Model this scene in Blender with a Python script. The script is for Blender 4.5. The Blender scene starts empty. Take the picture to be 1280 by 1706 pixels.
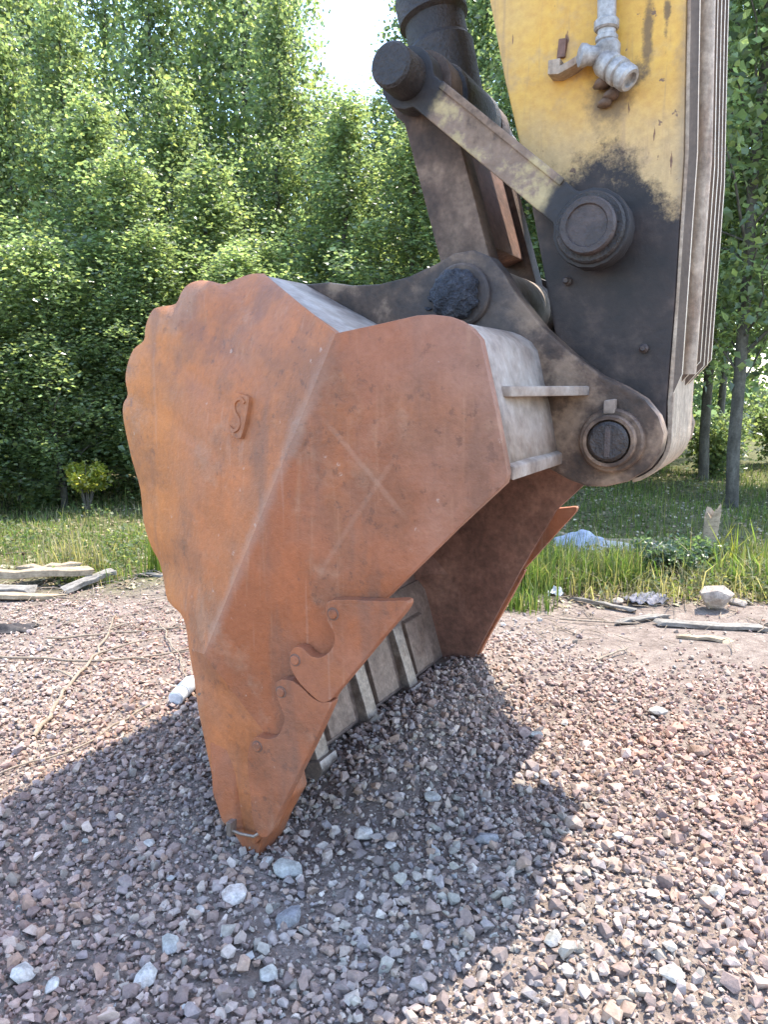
import bpy, bmesh, math, random
import numpy as np
from mathutils import Vector, Matrix

random.seed(7)
rng = np.random.default_rng(11)
S = bpy.context.scene
C = S.collection

# ---------------------------------------------------------------- camera, sky, sun, exposure
PITCH = math.radians(9.5366)
PHI = math.radians(28.423)            # yaw of the excavator against the camera
TX, TY = -0.3817, 1.9320              # where the near corner tooth meets the gravel
cam_d = bpy.data.cameras.new('camera')
cam = bpy.data.objects.new('camera', cam_d)
C.objects.link(cam)
cam.location = (0, 0, 1.30)
cam.rotation_euler = (math.radians(90) - PITCH, 0, 0)
cam_d.sensor_fit = 'VERTICAL'
cam_d.sensor_height = 36.0
cam_d.sensor_width = 36.0
cam_d.lens = 36.0 * 1250 / 1706
cam_d.clip_start = 0.05
cam_d.clip_end = 2000
S.camera = cam

SUN_AZ = math.radians(50.4)
SUN_EL = math.radians(65)
W = bpy.data.worlds.new('World')
S.world = W
W.use_nodes = True
wn = W.node_tree
sky = wn.nodes.new('ShaderNodeTexSky')
sky.sky_type = 'NISHITA'
sky.sun_disc = False
sky.sun_elevation = SUN_EL
sky.sun_rotation = SUN_AZ
sky.air_density = 1.0
sky.dust_density = 0.8
sky.ozone_density = 1.0
bg = [n for n in wn.nodes if n.type == 'BACKGROUND'][0]
bg.inputs['Strength'].default_value = 0.15
wn.links.new(sky.outputs[0], bg.inputs['Color'])
sd = bpy.data.lights.new('sun', 'SUN')
sd.energy = 2.0
sd.angle = math.radians(0.55)
sd.color = (1.0, 0.93, 0.81)
sun = bpy.data.objects.new('sun', sd)
C.objects.link(sun)
tosun = Vector((math.sin(SUN_AZ) * math.cos(SUN_EL), math.cos(SUN_AZ) * math.cos(SUN_EL), math.sin(SUN_EL)))
sun.rotation_euler = tosun.to_track_quat('Z', 'Y').to_euler()
sun.location = (5, 5, 12)
S.view_settings.view_transform = 'Standard'
S.view_settings.look = 'None'
S.view_settings.gamma = 1.0
S.view_settings.use_curve_mapping = False
S.view_settings.exposure = 2.45
S.cycles.max_bounces = 7
S.cycles.diffuse_bounces = 6
S.cycles.glossy_bounces = 2
S.cycles.transmission_bounces = 3
S.cycles.caustics_reflective = False
S.cycles.caustics_refractive = False

# ---------------------------------------------------------------- node helpers / materials
class NT:
    def __init__(self, name):
        self.m = bpy.data.materials.new(name)
        self.m.use_nodes = True
        self.t = self.m.node_tree
        self.p = [n for n in self.t.nodes if n.type == 'BSDF_PRINCIPLED'][0]
        self.out = [n for n in self.t.nodes if n.type == 'OUTPUT_MATERIAL'][0]
        self.tc = None
    def n(self, kind, **kw):
        nd = self.t.nodes.new(kind)
        for k, v in kw.items():
            setattr(nd, k, v)
        return nd
    def l(self, a, b):
        self.t.links.new(a, b)
    def obj(self):
        if not self.tc:
            self.tc = self.n('ShaderNodeTexCoord')
        return self.tc.outputs['Object']
    def noise(self, scale, detail=4, rough=.55, vec=None, stretch=None, off=0.0):
        nd = self.n('ShaderNodeTexNoise')
        nd.inputs['Scale'].default_value = scale
        nd.inputs['Detail'].default_value = detail
        nd.inputs['Roughness'].default_value = rough
        v = vec or self.obj()
        mp = self.n('ShaderNodeMapping')
        mp.inputs['Location'].default_value = (off, off * .7, off * .3)
        if stretch:
            mp.inputs['Scale'].default_value = stretch
        self.l(v, mp.inputs[0])
        self.l(mp.outputs[0], nd.inputs['Vector'])
        return nd.outputs['Fac']
    def ramp(self, fac, stops, interp='LINEAR'):
        nd = self.n('ShaderNodeValToRGB')
        nd.color_ramp.interpolation = interp
        e = nd.color_ramp.elements
        while len(e) < len(stops):
            e.new(.5)
        for i, (pos, col) in enumerate(stops):
            e[i].position = pos
            if not hasattr(col, '__len__'):
                col = (col, col, col)
            e[i].color = (*col, 1)
        self.l(fac, nd.inputs[0])
        return nd.outputs[0]
    def mix(self, fac, a, b, blend='MIX'):
        nd = self.n('ShaderNodeMix', data_type='RGBA', blend_type=blend)
        for sock, v in ((nd.inputs[0], fac), (nd.inputs[6], a), (nd.inputs[7], b)):
            if hasattr(v, 'is_linked'):
                self.l(v, sock)
            elif hasattr(v, '__len__'):
                sock.default_value = (*v, 1)
            else:
                sock.default_value = v
        return nd.outputs[2]
    def math(self, op, a, b=None, clamp=False):
        nd = self.n('ShaderNodeMath', operation=op, use_clamp=clamp)
        for i, v in enumerate((a, b)):
            if v is None:
                continue
            if hasattr(v, 'is_linked'):
                self.l(v, nd.inputs[i])
            else:
                nd.inputs[i].default_value = v
        return nd.outputs[0]
    def xyz(self, vec=None):
        nd = self.n('ShaderNodeSeparateXYZ')
        self.l(vec or self.obj(), nd.inputs[0])
        return nd.outputs
    def smooth(self, v, lo, hi):
        nd = self.n('ShaderNodeMapRange', interpolation_type='SMOOTHSTEP')
        self.l(v, nd.inputs[0])
        nd.inputs[1].default_value = lo
        nd.inputs[2].default_value = hi
        return nd.outputs[0]
    def bump(self, h, strength=.3, dist=.01):
        nd = self.n('ShaderNodeBump')
        nd.inputs['Strength'].default_value = strength
        nd.inputs['Distance'].default_value = dist
        self.l(h, nd.inputs['Height'])
        self.l(nd.outputs[0], self.p.inputs['Normal'])
    def fin(self, col, rough=.6, metal=0.0, spec=.4):
        if hasattr(col, 'is_linked'):
            self.l(col, self.p.inputs['Base Color'])
        else:
            self.p.inputs['Base Color'].default_value = (*col, 1)
        if hasattr(rough, 'is_linked'):
            self.l(rough, self.p.inputs['Roughness'])
        else:
            self.p.inputs['Roughness'].default_value = rough
        self.p.inputs['Metallic'].default_value = metal
        self.p.inputs['Specular IOR Level'].default_value = spec
        return self.m

M = {}
def m_noise(name, cols, scale, rough=.7, bump=.2, dist=.006, detail=5, stretch=None, metal=0., spec=.35, fine=None):
    t = NT(name)
    f = t.noise(scale, detail, .6, stretch=stretch)
    k = len(cols)
    c = t.ramp(f, [(.3 + .4 * i / max(1, k - 1), cc) for i, cc in enumerate(cols)])
    f2 = t.noise(fine or scale * 9, 4, .65, off=3)
    f3 = t.noise(scale * 2.7, 5, .65, off=6)
    c = t.mix(.45, c, t.ramp(f3, [(.34, .24), (.66, .76)]), 'OVERLAY')
    c = t.mix(.4, c, t.ramp(f2, [(.3, .2), (.7, .85)]), 'OVERLAY')
    t.bump(f2, bump, dist)
    M[name] = t.fin(c, rough, metal, spec)
    return M[name]

def mat_rust(key, ca, cb, cc, cd, greymix):
    t = NT('rusted_steel_' + key)
    x, y, z = t.xyz()
    big = t.noise(2.1, 5, .6)
    mid = t.noise(7.5, 6, .65, off=2)
    fin = t.noise(60, 5, .7, off=5)
    spk = t.noise(230, 3, .6, off=1)
    c = t.ramp(big, [(.30, ca), (.45, cb), (.56, cc), (.70, cd)])
    # dull greyish-pink weathering towards the hinge end of the bucket
    g = t.smooth(t.math('ADD', x, t.math('MULTIPLY', mid, .5)), .55, 1.05)
    c = t.mix(t.math('MULTIPLY', g, greymix), c, (.262, .158, .118))
    # brighter orange bloom along the heel
    h = t.smooth(t.math('SUBTRACT', t.math('MULTIPLY', mid, .35), x), .38, .72)
    c = t.mix(t.math('MULTIPLY', h, .75), c, (.450, .165, .045))
    # duller brown scale and pale dusty patches
    pa = t.noise(2.6, 7, .68, off=51)
    c = t.mix(t.math('MULTIPLY', t.smooth(pa, .50, .62), .50), c, (.190, .085, .048))
    pb = t.noise(3.4, 7, .7, off=61)
    c = t.mix(t.math('MULTIPLY', t.smooth(pb, .54, .66), .42), c, (.36, .200, .125))
    pc_ = t.noise(34, 6, .7, off=71)
    c = t.mix(t.math('MULTIPLY', t.math('MULTIPLY', t.smooth(pc_, .57, .63), t.smooth(pa, .42, .60)), .55), c, (.125, .060, .040))
    # brown bands running down the heel face
    st = t.noise(3.2, 4, .55, stretch=(3.2, 3.2, .45), off=8)
    c = t.mix(t.math('MULTIPLY', t.smooth(st, .52, .68), .5), c, (.175, .088, .058))
    st2 = t.noise(9, 5, .6, stretch=(4, 4, .3), off=12)
    c = t.mix(t.math('MULTIPLY', t.smooth(st2, .58, .75), .30), c, (.42, .225, .13))
    c = t.mix(.42, c, t.ramp(mid, [(.3, .32), (.7, .72)]), 'OVERLAY')
    c = t.mix(.30, c, t.ramp(fin, [(.28, .3), (.72, .72)]), 'OVERLAY')
    # fold of flat and heel: rubbed pale, its sheen put into the colour
    dl = t.math('ABSOLUTE', t.math('SUBTRACT', t.math('MULTIPLY', t.math('SUBTRACT', x, -.137), .888), t.math('MULTIPLY', t.math('SUBTRACT', z, .562), .459)))
    fold = t.smooth(t.math('ADD', dl, t.math('MULTIPLY', t.math('SUBTRACT', mid, .5), .05)), .030, .0)
    fold = t.math('MULTIPLY', fold, t.math('MULTIPLY', t.smooth(z, .50, .62), t.smooth(z, 1.5, 1.2)))
    c = t.mix(t.math('MULTIPLY', fold, .26), c, (.40, .285, .225))
    # old scars crossing the flat
    for (p, q, r_, z0, z1, k_) in ((.707, .707, -1.054, .98, 1.24, .20), (.82, -.57, .272, .80, 1.16, .14)):
        dd = t.math('ABSOLUTE', t.math('ADD', t.math('ADD', t.math('MULTIPLY', x, p), t.math('MULTIPLY', z, q)), t.math('ADD', t.math('MULTIPLY', mid, .02), r_ - .01)))
        sm = t.math('MULTIPLY', t.smooth(dd, .010, .002), t.math('MULTIPLY', t.smooth(z, z0, z0 + .06), t.smooth(z, z1, z1 - .06)))
        sm = t.math('MULTIPLY', sm, t.smooth(x, .18, .28))
        c = t.mix(t.math('MULTIPLY', sm, k_), c, (.44, .27, .19))
    # scratches and chips
    v = t.n('ShaderNodeTexVoronoi', feature='F1')
    v.inputs['Scale'].default_value = 17
    t.l(t.obj(), v.inputs['Vector'])
    chip = t.math('MULTIPLY', t.math('LESS_THAN', v.outputs['Distance'], .11), t.smooth(fin, .5, .62))
    c = t.mix(t.math('MULTIPLY', chip, .6), c, (.47, .34, .27))
    sc = t.noise(24, 2, .4, stretch=(1.6, 1, .08), off=21)
    c = t.mix(t.math('MULTIPLY', t.smooth(sc, .69, .73), .15), c, (.46, .29, .21))
    hgt = t.math('ADD', t.math('MULTIPLY', mid, 1.3), t.math('ADD', t.math('MULTIPLY', fin, .5), t.math('MULTIPLY', spk, .22)))
    t.bump(hgt, .42, .012)
    M[key] = t.fin(c, t.ramp(mid, [(.3, .42), (.7, .66)]), .0, .26)
mat_rust('rust', (.245, .078, .032), (.315, .100, .040), (.290, .108, .055), (.355, .118, .042), .62)
mat_rust('rust_heel', (.290, .100, .038), (.385, .130, .046), (.345, .132, .060), (.425, .146, .044), .1)  # heel copy: more orange, its lighter shading than the flat put into the colour
m_noise('rust_dark', [(.10, .055, .042), (.16, .085, .06), (.22, .12, .085)], 6, .75, .35, .008)
m_noise('worn_steel', [(.125, .080, .060), (.19, .130, .100), (.105, .062, .044)], 9, .48, .25, .005, metal=.25)
m_noise('worn_bright', [(.17, .125, .098), (.26, .205, .168), (.13, .085, .062)], 11, .42, .2, .004, metal=.35)
m_noise('grease', [(.014, .011, .010), (.025, .019, .017), (.048, .034, .027)], 10, .55, .6, .012, spec=.5)
m_noise('grease_chunk', [(.014, .014, .018), (.035, .035, .044), (.07, .07, .082)], 24, .45, 1.0, .03, fine=70, spec=.5)
m_noise('grey_fitting', [(.26, .245, .23), (.36, .335, .31), (.20, .17, .145)], 12, .45, .25, .004, metal=.2)
m_noise('brown_link', [(.030, .020, .016), (.085, .052, .036), (.185, .122, .085)], 7, .68, .4, .008)
m_noise('grease_brown', [(.030, .022, .020), (.055, .038, .033), (.085, .058, .048)], 10, .55, .5, .01, spec=.5)
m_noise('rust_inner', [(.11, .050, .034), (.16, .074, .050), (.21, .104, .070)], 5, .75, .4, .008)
m_noise('weld', [(.26, .15, .105), (.34, .20, .14), (.40, .22, .14)], 18, .6, .5, .006)

def mat_dusty():
    # steel under a film of pale dust with grease running into it
    t = NT('dusty_steel')
    f = t.noise(5, 6, .65)
    g = t.noise(40, 4, .65, off=4)
    c = t.ramp(f, [(.34, (.13, .085, .062)), (.46, (.26, .195, .15)), (.58, (.37, .30, .245))])
    c = t.mix(.4, c, t.ramp(g, [(.3, .3), (.7, .75)]), 'OVERLAY')
    c = t.mix(t.smooth(t.noise(4.2, 5, .6, off=9), .56, .66), c, (.11, .085, .075))
    t.bump(g, .3, .006)
    M['dusty'] = t.fin(c, .72, 0, .3)
mat_dusty()

def mat_shell():
    # rust inside and out, wiped to dusty grey where the crown carries the hinge
    t = NT('bucket_shell_steel')
    x, y, z = t.xyz()
    f = t.noise(6, 6, .65)
    g = t.noise(45, 4, .65, off=4)
    r = t.ramp(f, [(.3, (.20, .095, .062)), (.5, (.27, .125, .08)), (.7, (.21, .13, .10))])
    d = t.ramp(f, [(.32, (.17, .115, .085)), (.46, (.31, .24, .19)), (.60, (.40, .33, .275))])
    up = t.smooth(t.math('ADD', x, t.math('MULTIPLY', z, .55)), .72, .82)
    c = t.mix(up, r, d)
    ge = t.smooth(t.math('ADD', t.math('ABSOLUTE', t.math('SUBTRACT', y, .75)), t.math('MULTIPLY', t.noise(7, 4, .6, off=30), .45)), .70, .50)
    c = t.mix(t.math('MULTIPLY', ge, .8), c, (.085, .062, .052))
    wear = t.smooth(t.math('ADD', z, t.math('MULTIPLY', f, .3)), .85, .55)
    c = t.mix(t.math('MULTIPLY', wear, .75), c, (.175, .125, .10))
    c = t.mix(.4, c, t.ramp(g, [(.3, .3), (.7, .75)]), 'OVERLAY')
    t.bump(g, .3, .006)
    M['shell'] = t.fin(c, .62, .05, .4)
mat_shell()

def mat_ear():
    t = NT('greasy_ear_steel')
    x, y, z = t.xyz()
    f = t.noise(5, 6, .65)
    g = t.noise(38, 4, .65, off=4)
    c = t.ramp(f, [(.38, (.028, .019, .014)), (.48, (.080, .048, .032)), (.58, (.24, .155, .10))])
    # grease thrown off the link pin
    dx = t.math('SUBTRACT', x, .47); dz = t.math('SUBTRACT', z, 1.50)
    rr = t.math('SQRT', t.math('ADD', t.math('MULTIPLY', dx, dx), t.math('MULTIPLY', dz, dz)))
    gm = t.smooth(t.math('ADD', rr, t.math('MULTIPLY', f, .28)), .40, .22)
    c = t.mix(t.math('MULTIPLY', gm, .8), c, (.038, .032, .032))
    c = t.mix(.4, c, t.ramp(g, [(.3, .3), (.7, .75)]), 'OVERLAY')
    t.bump(g, .4, .008)
    M['ear'] = t.fin(c, .62, .0, .4)
mat_ear()

def mat_lever():
    t = NT('lever_steel')
    x, y, z = t.xyz()
    f = t.noise(8, 6, .65)
    g = t.noise(42, 4, .65, off=4)
    c = t.ramp(f, [(.38, (.065, .040, .027)), (.46, (.195, .125, .080)), (.53, (.225, .150, .105)), (.60, (.38, .285, .145))])
    for (px, pz, ra) in ((.779, 1.685, .185), (.279, 2.112, .15)):
        dx = t.math('SUBTRACT', x, px); dz = t.math('SUBTRACT', z, pz)
        rr = t.math('SQRT', t.math('ADD', t.math('MULTIPLY', dx, dx), t.math('MULTIPLY', dz, dz)))
        gm = t.smooth(t.math('ADD', rr, t.math('MULTIPLY', f, .10)), ra + .035, ra)
        c = t.mix(gm, c, (.026, .022, .022))
    c = t.mix(.4, c, t.ramp(g, [(.3, .3), (.7, .75)]), 'OVERLAY')
    t.bump(g, .4, .008)
    M['lever'] = t.fin(c, .62, .0, .4)
mat_lever()
def mat_bar():
    # rusty flat bar; worn outer edge painted sunlit pale, its sides painted shaded dark
    t = NT('wear_bar_steel')
    t.obj()
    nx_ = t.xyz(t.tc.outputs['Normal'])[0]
    f = t.noise(7, 5, .6, stretch=(3, 3, .5))
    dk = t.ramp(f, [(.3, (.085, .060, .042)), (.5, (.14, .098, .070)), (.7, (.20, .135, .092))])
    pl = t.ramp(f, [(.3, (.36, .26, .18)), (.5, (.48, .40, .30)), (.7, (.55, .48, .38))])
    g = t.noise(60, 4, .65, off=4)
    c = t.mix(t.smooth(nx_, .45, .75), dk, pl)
    c = t.mix(.4, c, t.ramp(g, [(.3, .3), (.7, .75)]), 'OVERLAY')
    t.bump(g, .3, .005)
    M['wear_bar'] = t.fin(c, .6, .05, .4)
mat_bar()

def mat_yellow():
    t = NT('yellow_arm_paint')
    x, y, z = t.xyz()
    f = t.noise(5.5, 6, .62)
    f2 = t.noise(3.1, 4, .55, off=6)
    g = t.noise(55, 5, .65, off=4)
    c = t.ramp(f2, [(.3, (.58, .300, .045)), (.5, (.65, .355, .062)), (.7, (.58, .345, .10))])
    # dust film
    du = t.smooth(t.math('ADD', z, t.math('MULTIPLY', f, .45)), 2.33, 2.04)
    c = t.mix(t.math('MULTIPLY', du, .75), c, (.47, .325, .170))
    c = t.mix(t.math('MULTIPLY', t.smooth(f, .50, .66), .55), c, (.36, .25, .16))
    run = t.noise(11, 5, .6, stretch=(3.5, 3.5, .22), off=31)
    c = t.mix(t.math('MULTIPLY', t.smooth(run, .54, .70), .5), c, (.33, .20, .10))
    # rust chips and drips
    st = t.noise(16, 5, .6, stretch=(2.2, 2.2, .35), off=14)
    c = t.mix(t.smooth(st, .655, .70), c, (.16, .07, .035))
    ch = t.noise(30, 4, .6, off=3)
    c = t.mix(t.smooth(ch, .66, .70), c, (.20, .11, .06))
    # grime beside the corner edge
    ed = t.smooth(t.math('ADD', x, t.math('MULTIPLY', f, .10)), .985, 1.02)
    c = t.mix(t.math('MULTIPLY', ed, .7), c, (.16, .125, .10))
    # oil stain under the fitting, one long drip and a small one beside it
    for (px, pz, sx, sz, k_) in ((.790, 2.015, 1.0, .75, .075), (.872, 2.135, 2.6, .42, .045), (.915, 2.17, 3.2, .5, .028), (.845, 2.06, 1.5, 1.0, .045)):
        dx = t.math('MULTIPLY', t.math('SUBTRACT', x, px), sx); dz = t.math('MULTIPLY', t.math('SUBTRACT', z, pz), sz)
        rr = t.math('SQRT', t.math('ADD', t.math('MULTIPLY', dx, dx), t.math('MULTIPLY', dz, dz)))
        sm = t.smooth(t.math('ADD', rr, t.math('MULTIPLY', t.math('SUBTRACT', t.noise(22, 5, .7, off=41), .5), .09)), k_, k_ * .35)
        c = t.mix(t.math('MULTIPLY', sm, .8), c, (.10, .062, .034))
    # black grease patch round the pin, hanging down the arm
    lim = t.math('SUBTRACT', 1.865, t.math('MULTIPLY', t.smooth(x, .83, .96), .13))
    lim = t.math('ADD', lim, t.math('MULTIPLY', t.math('SUBTRACT', t.noise(4.5, 2.5, .5, off=17), .5), .30))
    gm = t.smooth(t.math('ADD', t.math('SUBTRACT', lim, z), t.math('ADD', t.math('MULTIPLY', t.math('SUBTRACT', t.noise(17, 6, .7, off=23), .5), .16), t.math('MULTIPLY', t.math('SUBTRACT', t.noise(90, 5, .7, off=25), .5), .14))), -.055, .045)
    gr = t.ramp(t.noise(8, 5, .6, off=2), [(.34, (.016, .012, .011)), (.5, (.030, .020, .017)), (.62, (.064, .042, .033)), (.72, (.12, .082, .06))])
    # the right-hand face keeps its dust and bare metal
    nrm = t.n('ShaderNodeNewGeometry')
    c = t.mix(gm, c, gr)
    c = t.mix(.3, c, t.ramp(g, [(.3, .3), (.7, .75)]), 'OVERLAY')
    t.bump(t.math('ADD', g, t.math('MULTIPLY', gm, .8)), .3, .006)
    M['yellow'] = t.fin(c, t.mix(gm, (.5,) * 3, (.6,) * 3), 0, .4)
mat_yellow()
m_noise('face_plate', [(.27, .195, .135), (.38, .29, .21), (.24, .15, .095)], 8, .65, .35, .006, stretch=(3, 3, .5))

def mat_attr(name, rough=.8, spec=.3, bump=None, translucent=None, gain=1.0):
    t = NT(name)
    a = t.n('ShaderNodeAttribute')
    a.attribute_name = 'tint'
    col = a.outputs['Color']
    if bump:
        sc, st, di = bump
        f = t.noise(sc, 4, .65)
        col = t.mix(.45, col, t.ramp(f, [(.3, .28), (.7, .74)]), 'OVERLAY')
        t.bump(f, st, di)
    t.fin(col, rough, 0, spec)
    if translucent:
        tr = t.n('ShaderNodeBsdfTranslucent')
        hs = t.mix(1.0, col, translucent, 'MULTIPLY')
        t.l(hs, tr.inputs['Color'])
        mx = t.n('ShaderNodeMixShader')
        mx.inputs[0].default_value = .5
        t.l(t.p.outputs[0], mx.inputs[1])
        t.l(tr.outputs[0], mx.inputs[2])
        t.l(mx.outputs[0], t.out.inputs['Surface'])
    M[name] = t.m
mat_attr('gravel_stone', .92, .12, (95, .5, .004))
mat_attr('leaf', .30, .7, None, (2.9, 2.9, 1.9))
mat_attr('grass_blade', .55, .35, None, (1.6, 1.7, .8))
mat_attr('litter', .8, .2)

def mat_ground():
    t = NT('ground_soil')
    x, y, z = t.xyz()
    n1 = t.noise(1.3, 5, .6)
    n2 = t.noise(14, 6, .7, off=3)
    n3 = t.noise(75, 4, .7, off=7)
    dirt = t.ramp(n2, [(.28, (.13, .098, .08)), (.5, (.215, .17, .142)), (.72, (.31, .255, .212))])
    lit = t.ramp(n2, [(.30, (.045, .052, .020)), (.50, (.105, .105, .045)), (.70, (.21, .18, .105))])
    gre = t.ramp(n2, [(.3, (.055, .095, .020)), (.6, (.12, .17, .04))])
    # soil gives way to litter under the trees, then to the open grass far beyond them
    yb = t.math('ADD', y, t.math('ADD', t.math('MULTIPLY', n1, 1.6), t.math('MULTIPLY', n2, .5)))
    c = t.mix(t.smooth(yb, 5.35, 6.3), dirt, lit)
    c = t.mix(t.smooth(yb, 18, 21), c, gre)
    c = t.mix(.5, c, t.ramp(n3, [(.3, .25), (.7, .8)]), 'OVERLAY')
    t.bump(t.math('ADD', n2, t.math('MULTIPLY', n3, .5)), .7, .03)
    M['ground'] = t.fin(c, .95, 0, .15)
mat_ground()
m_noise('bark', [(.048, .042, .032), (.085, .076, .060), (.125, .115, .094)], 6, .9, .5, .01, stretch=(2, 2, .6))
m_noise('wood_pale', [(.24, .175, .11), (.34, .265, .18), (.19, .135, .085)], 6, .8, .4, .004, stretch=(1, 7, 7))
m_noise('wood_grey', [(.13, .115, .10), (.20, .18, .155), (.26, .235, .205)], 7, .85, .5, .005, stretch=(1, 8, 8))
m_noise('twig', [(.17, .125, .09), (.26, .205, .15), (.21, .17, .14)], 20, .85, .3, .003)
m_noise('white_plastic', [(.42, .43, .46), (.54, .55, .58), (.60, .60, .60)], 6, .35, .15, .003, spec=.5)
m_noise('blue_plastic', [(.24, .28, .37), (.34, .37, .44), (.48, .49, .51)], 5, .4, .15, .003, spec=.5)
m_noise('foam', [(.42, .40, .36), (.52, .50, .46), (.36, .33, .28)], 8, .8, .3, .004)
m_noise('rag_cloth', [(.10, .10, .12), (.20, .19, .21), (.07, .065, .07)], 9, .85, .3, .005)
m_noise('black_cloth', [(.025, .022, .022), (.05, .042, .04), (.08, .07, .06)], 12, .85, .4, .006)
m_noise('field_stone', [(.24, .19, .155), (.33, .27, .22), (.40, .34, .28)], 9, .85, .6, .008)
m_noise('pale_stone', [(.36, .325, .29), (.45, .41, .365), (.40, .335, .28)], 16, .7, .4, .004)
m_noise('peach_stone', [(.40, .30, .24), (.50, .42, .36), (.50, .45, .40)], 22, .7, .4, .004)
m_noise('buff_stone', [(.28, .26, .225), (.36, .335, .29), (.32, .30, .28)], 14, .75, .4, .004)
m_noise('grey_stone', [(.15, .145, .15), (.21, .20, .205), (.18, .17, .165)], 18, .8, .5, .004)
m_noise('brown_stone', [(.16, .10, .07), (.24, .155, .11), (.20, .14, .11)], 18, .8, .5, .004)

# ---------------------------------------------------------------- object helpers
def tag(o, label=None, cat=None, group=None, kind=None):
    if label: o['label'] = label
    if cat: o['category'] = cat
    if group: o['group'] = group
    if kind: o['kind'] = kind
    return o

def empty(name, loc=(0, 0, 0), rz=0.0):
    o = bpy.data.objects.new(name, None)
    o.empty_display_size = .1
    o.location = loc
    o.rotation_euler = (0, 0, rz)
    C.objects.link(o)
    return o

def link(name, me, mat, parent=None, wn_=False):
    o = bpy.data.objects.new(name, me)
    C.objects.link(o)
    if mat and not me.materials:
        me.materials.append(M[mat] if isinstance(mat, str) else mat)
    if parent:
        o.parent = parent
    if wn_:
        md = o.modifiers.new('wn', 'WEIGHTED_NORMAL')
        md.keep_sharp = True
    return o

def done(bm, name, mat, parent=None, sharp=38, wn_=True):
    bm.normal_update()
    for f in bm.faces:
        f.smooth = True
    for e in bm.edges:
        if len(e.link_faces) == 2 and e.calc_face_angle(0) > math.radians(sharp):
            e.smooth = False
    me = bpy.data.meshes.new(name)
    bm.to_mesh(me)
    bm.free()
    return link(name, me, mat, parent, wn_)

def np_mesh(name, V, F, smooth=False, tint=None):
    V = np.ascontiguousarray(V, dtype=np.float32)
    F = np.ascontiguousarray(F, dtype=np.int32)
    me = bpy.data.meshes.new(name)
    me.vertices.add(len(V))
    me.vertices.foreach_set('co', V.ravel())
    k = F.shape[1]
    me.loops.add(F.size)
    me.loops.foreach_set('vertex_index', F.ravel())
    me.polygons.add(len(F))
    me.polygons.foreach_set('loop_start', np.arange(0, F.size, k, dtype=np.int32))
    me.polygons.foreach_set('use_smooth', np.full(len(F), smooth, dtype=bool))
    me.update(calc_edges=True)
    if tint is not None:
        at = me.attributes.new('tint', 'FLOAT_COLOR', 'POINT')
        col = np.ones((len(V), 4), dtype=np.float32)
        col[:, :3] = tint
        at.data.foreach_set('color', col.ravel())
    return me

def catmull(pts, k=4, closed=True):
    P = [np.array(p, float) for p in pts]
    n = len(P)
    out = []
    for i in range(n if closed else n - 1):
        p0 = P[(i - 1) % n] if closed else P[max(i - 1, 0)]
        p1 = P[i]
        p2 = P[(i + 1) % n]
        p3 = P[(i + 2) % n] if closed else P[min(i + 2, n - 1)]
        for j in range(k):
            t = j / k
            out.append(.5 * (2 * p1 + (p2 - p0) * t + (2 * p0 - 5 * p1 + 4 * p2 - p3) * t * t + (3 * p1 - p0 - 3 * p2 + p3) * t ** 3))
    if not closed:
        out.append(P[-1])
    return out

def prism(name, outline, b0, b1, mat, parent, bevel=.006, seg=2, sharp=38, tilt=None):
    """outline in the (along, up) plane, extruded across the machine from b0 to b1"""
    bm = bmesh.new()
    n = len(outline)
    A = [bm.verts.new((p[0], b0, p[1])) for p in outline]
    B = [bm.verts.new((p[0], b1, p[1])) for p in outline]
    bm.faces.new(A)
    bm.faces.new(list(reversed(B)))
    for i in range(n):
        j = (i + 1) % n
        bm.faces.new((A[j], A[i], B[i], B[j]))
    bmesh.ops.recalc_face_normals(bm, faces=bm.faces)
    if bevel:
        ed = [e for e in bm.edges if e.calc_face_angle(0) > math.radians(40)]
        bmesh.ops.bevel(bm, geom=ed, offset=bevel, segments=seg, affect='EDGES', profile=.6, clamp_overlap=True)
    return done(bm, name, mat, parent, 50)

def lathe(name, prof, p0, axis, mat, parent, seg=36, sharp=30):
    """prof: (distance along axis, radius); closed at both ends"""
    ax = Vector(axis).normalized()
    q = ax.to_track_quat('Z', 'Y')
    bm = bmesh.new()
    rings = []
    for t, r in prof:
        ring = []
        for k in range(seg):
            a = 2 * math.pi * k / seg
            v = q @ Vector((r * math.cos(a), r * math.sin(a), t))
            ring.append(bm.verts.new(Vector(p0) + v))
        rings.append(ring)
    for i in range(len(rings) - 1):
        for k in range(seg):
            j = (k + 1) % seg
            bm.faces.new((rings[i][k], rings[i][j], rings[i + 1][j], rings[i + 1][k]))
    bm.faces.new(list(reversed(rings[0])))
    bm.faces.new(rings[-1])
    bmesh.ops.recalc_face_normals(bm, faces=bm.faces)
    return done(bm, name, mat, parent, sharp)

def tube_np(path, radii, sides=8):
    P = np.array(path, float)
    n = len(P)
    V = []
    T = np.gradient(P, axis=0)
    T /= np.linalg.norm(T, axis=1)[:, None] + 1e-9
    ref = np.array([0., 0., 1.]) if abs(T[0][2]) < .9 else np.array([1., 0., 0.])
    a = np.arange(sides) * 2 * math.pi / sides
    for i in range(n):
        u = np.cross(T[i], ref); u /= np.linalg.norm(u) + 1e-9
        w = np.cross(T[i], u)
        V.append(P[i] + radii[i] * (np.cos(a)[:, None] * u + np.sin(a)[:, None] * w))
    V = np.concatenate(V)
    F = []
    for i in range(n - 1):
        for k in range(sides):
            j = (k + 1) % sides
            F.append((i * sides + k, i * sides + j, (i + 1) * sides + j, (i + 1) * sides + k))
    return V, np.array(F)

def tube(name, path, radii, mat, parent=None, sides=10):
    V, F = tube_np(path, radii, sides)
    return link(name, np_mesh(name, V, F, True), mat, parent)

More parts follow.
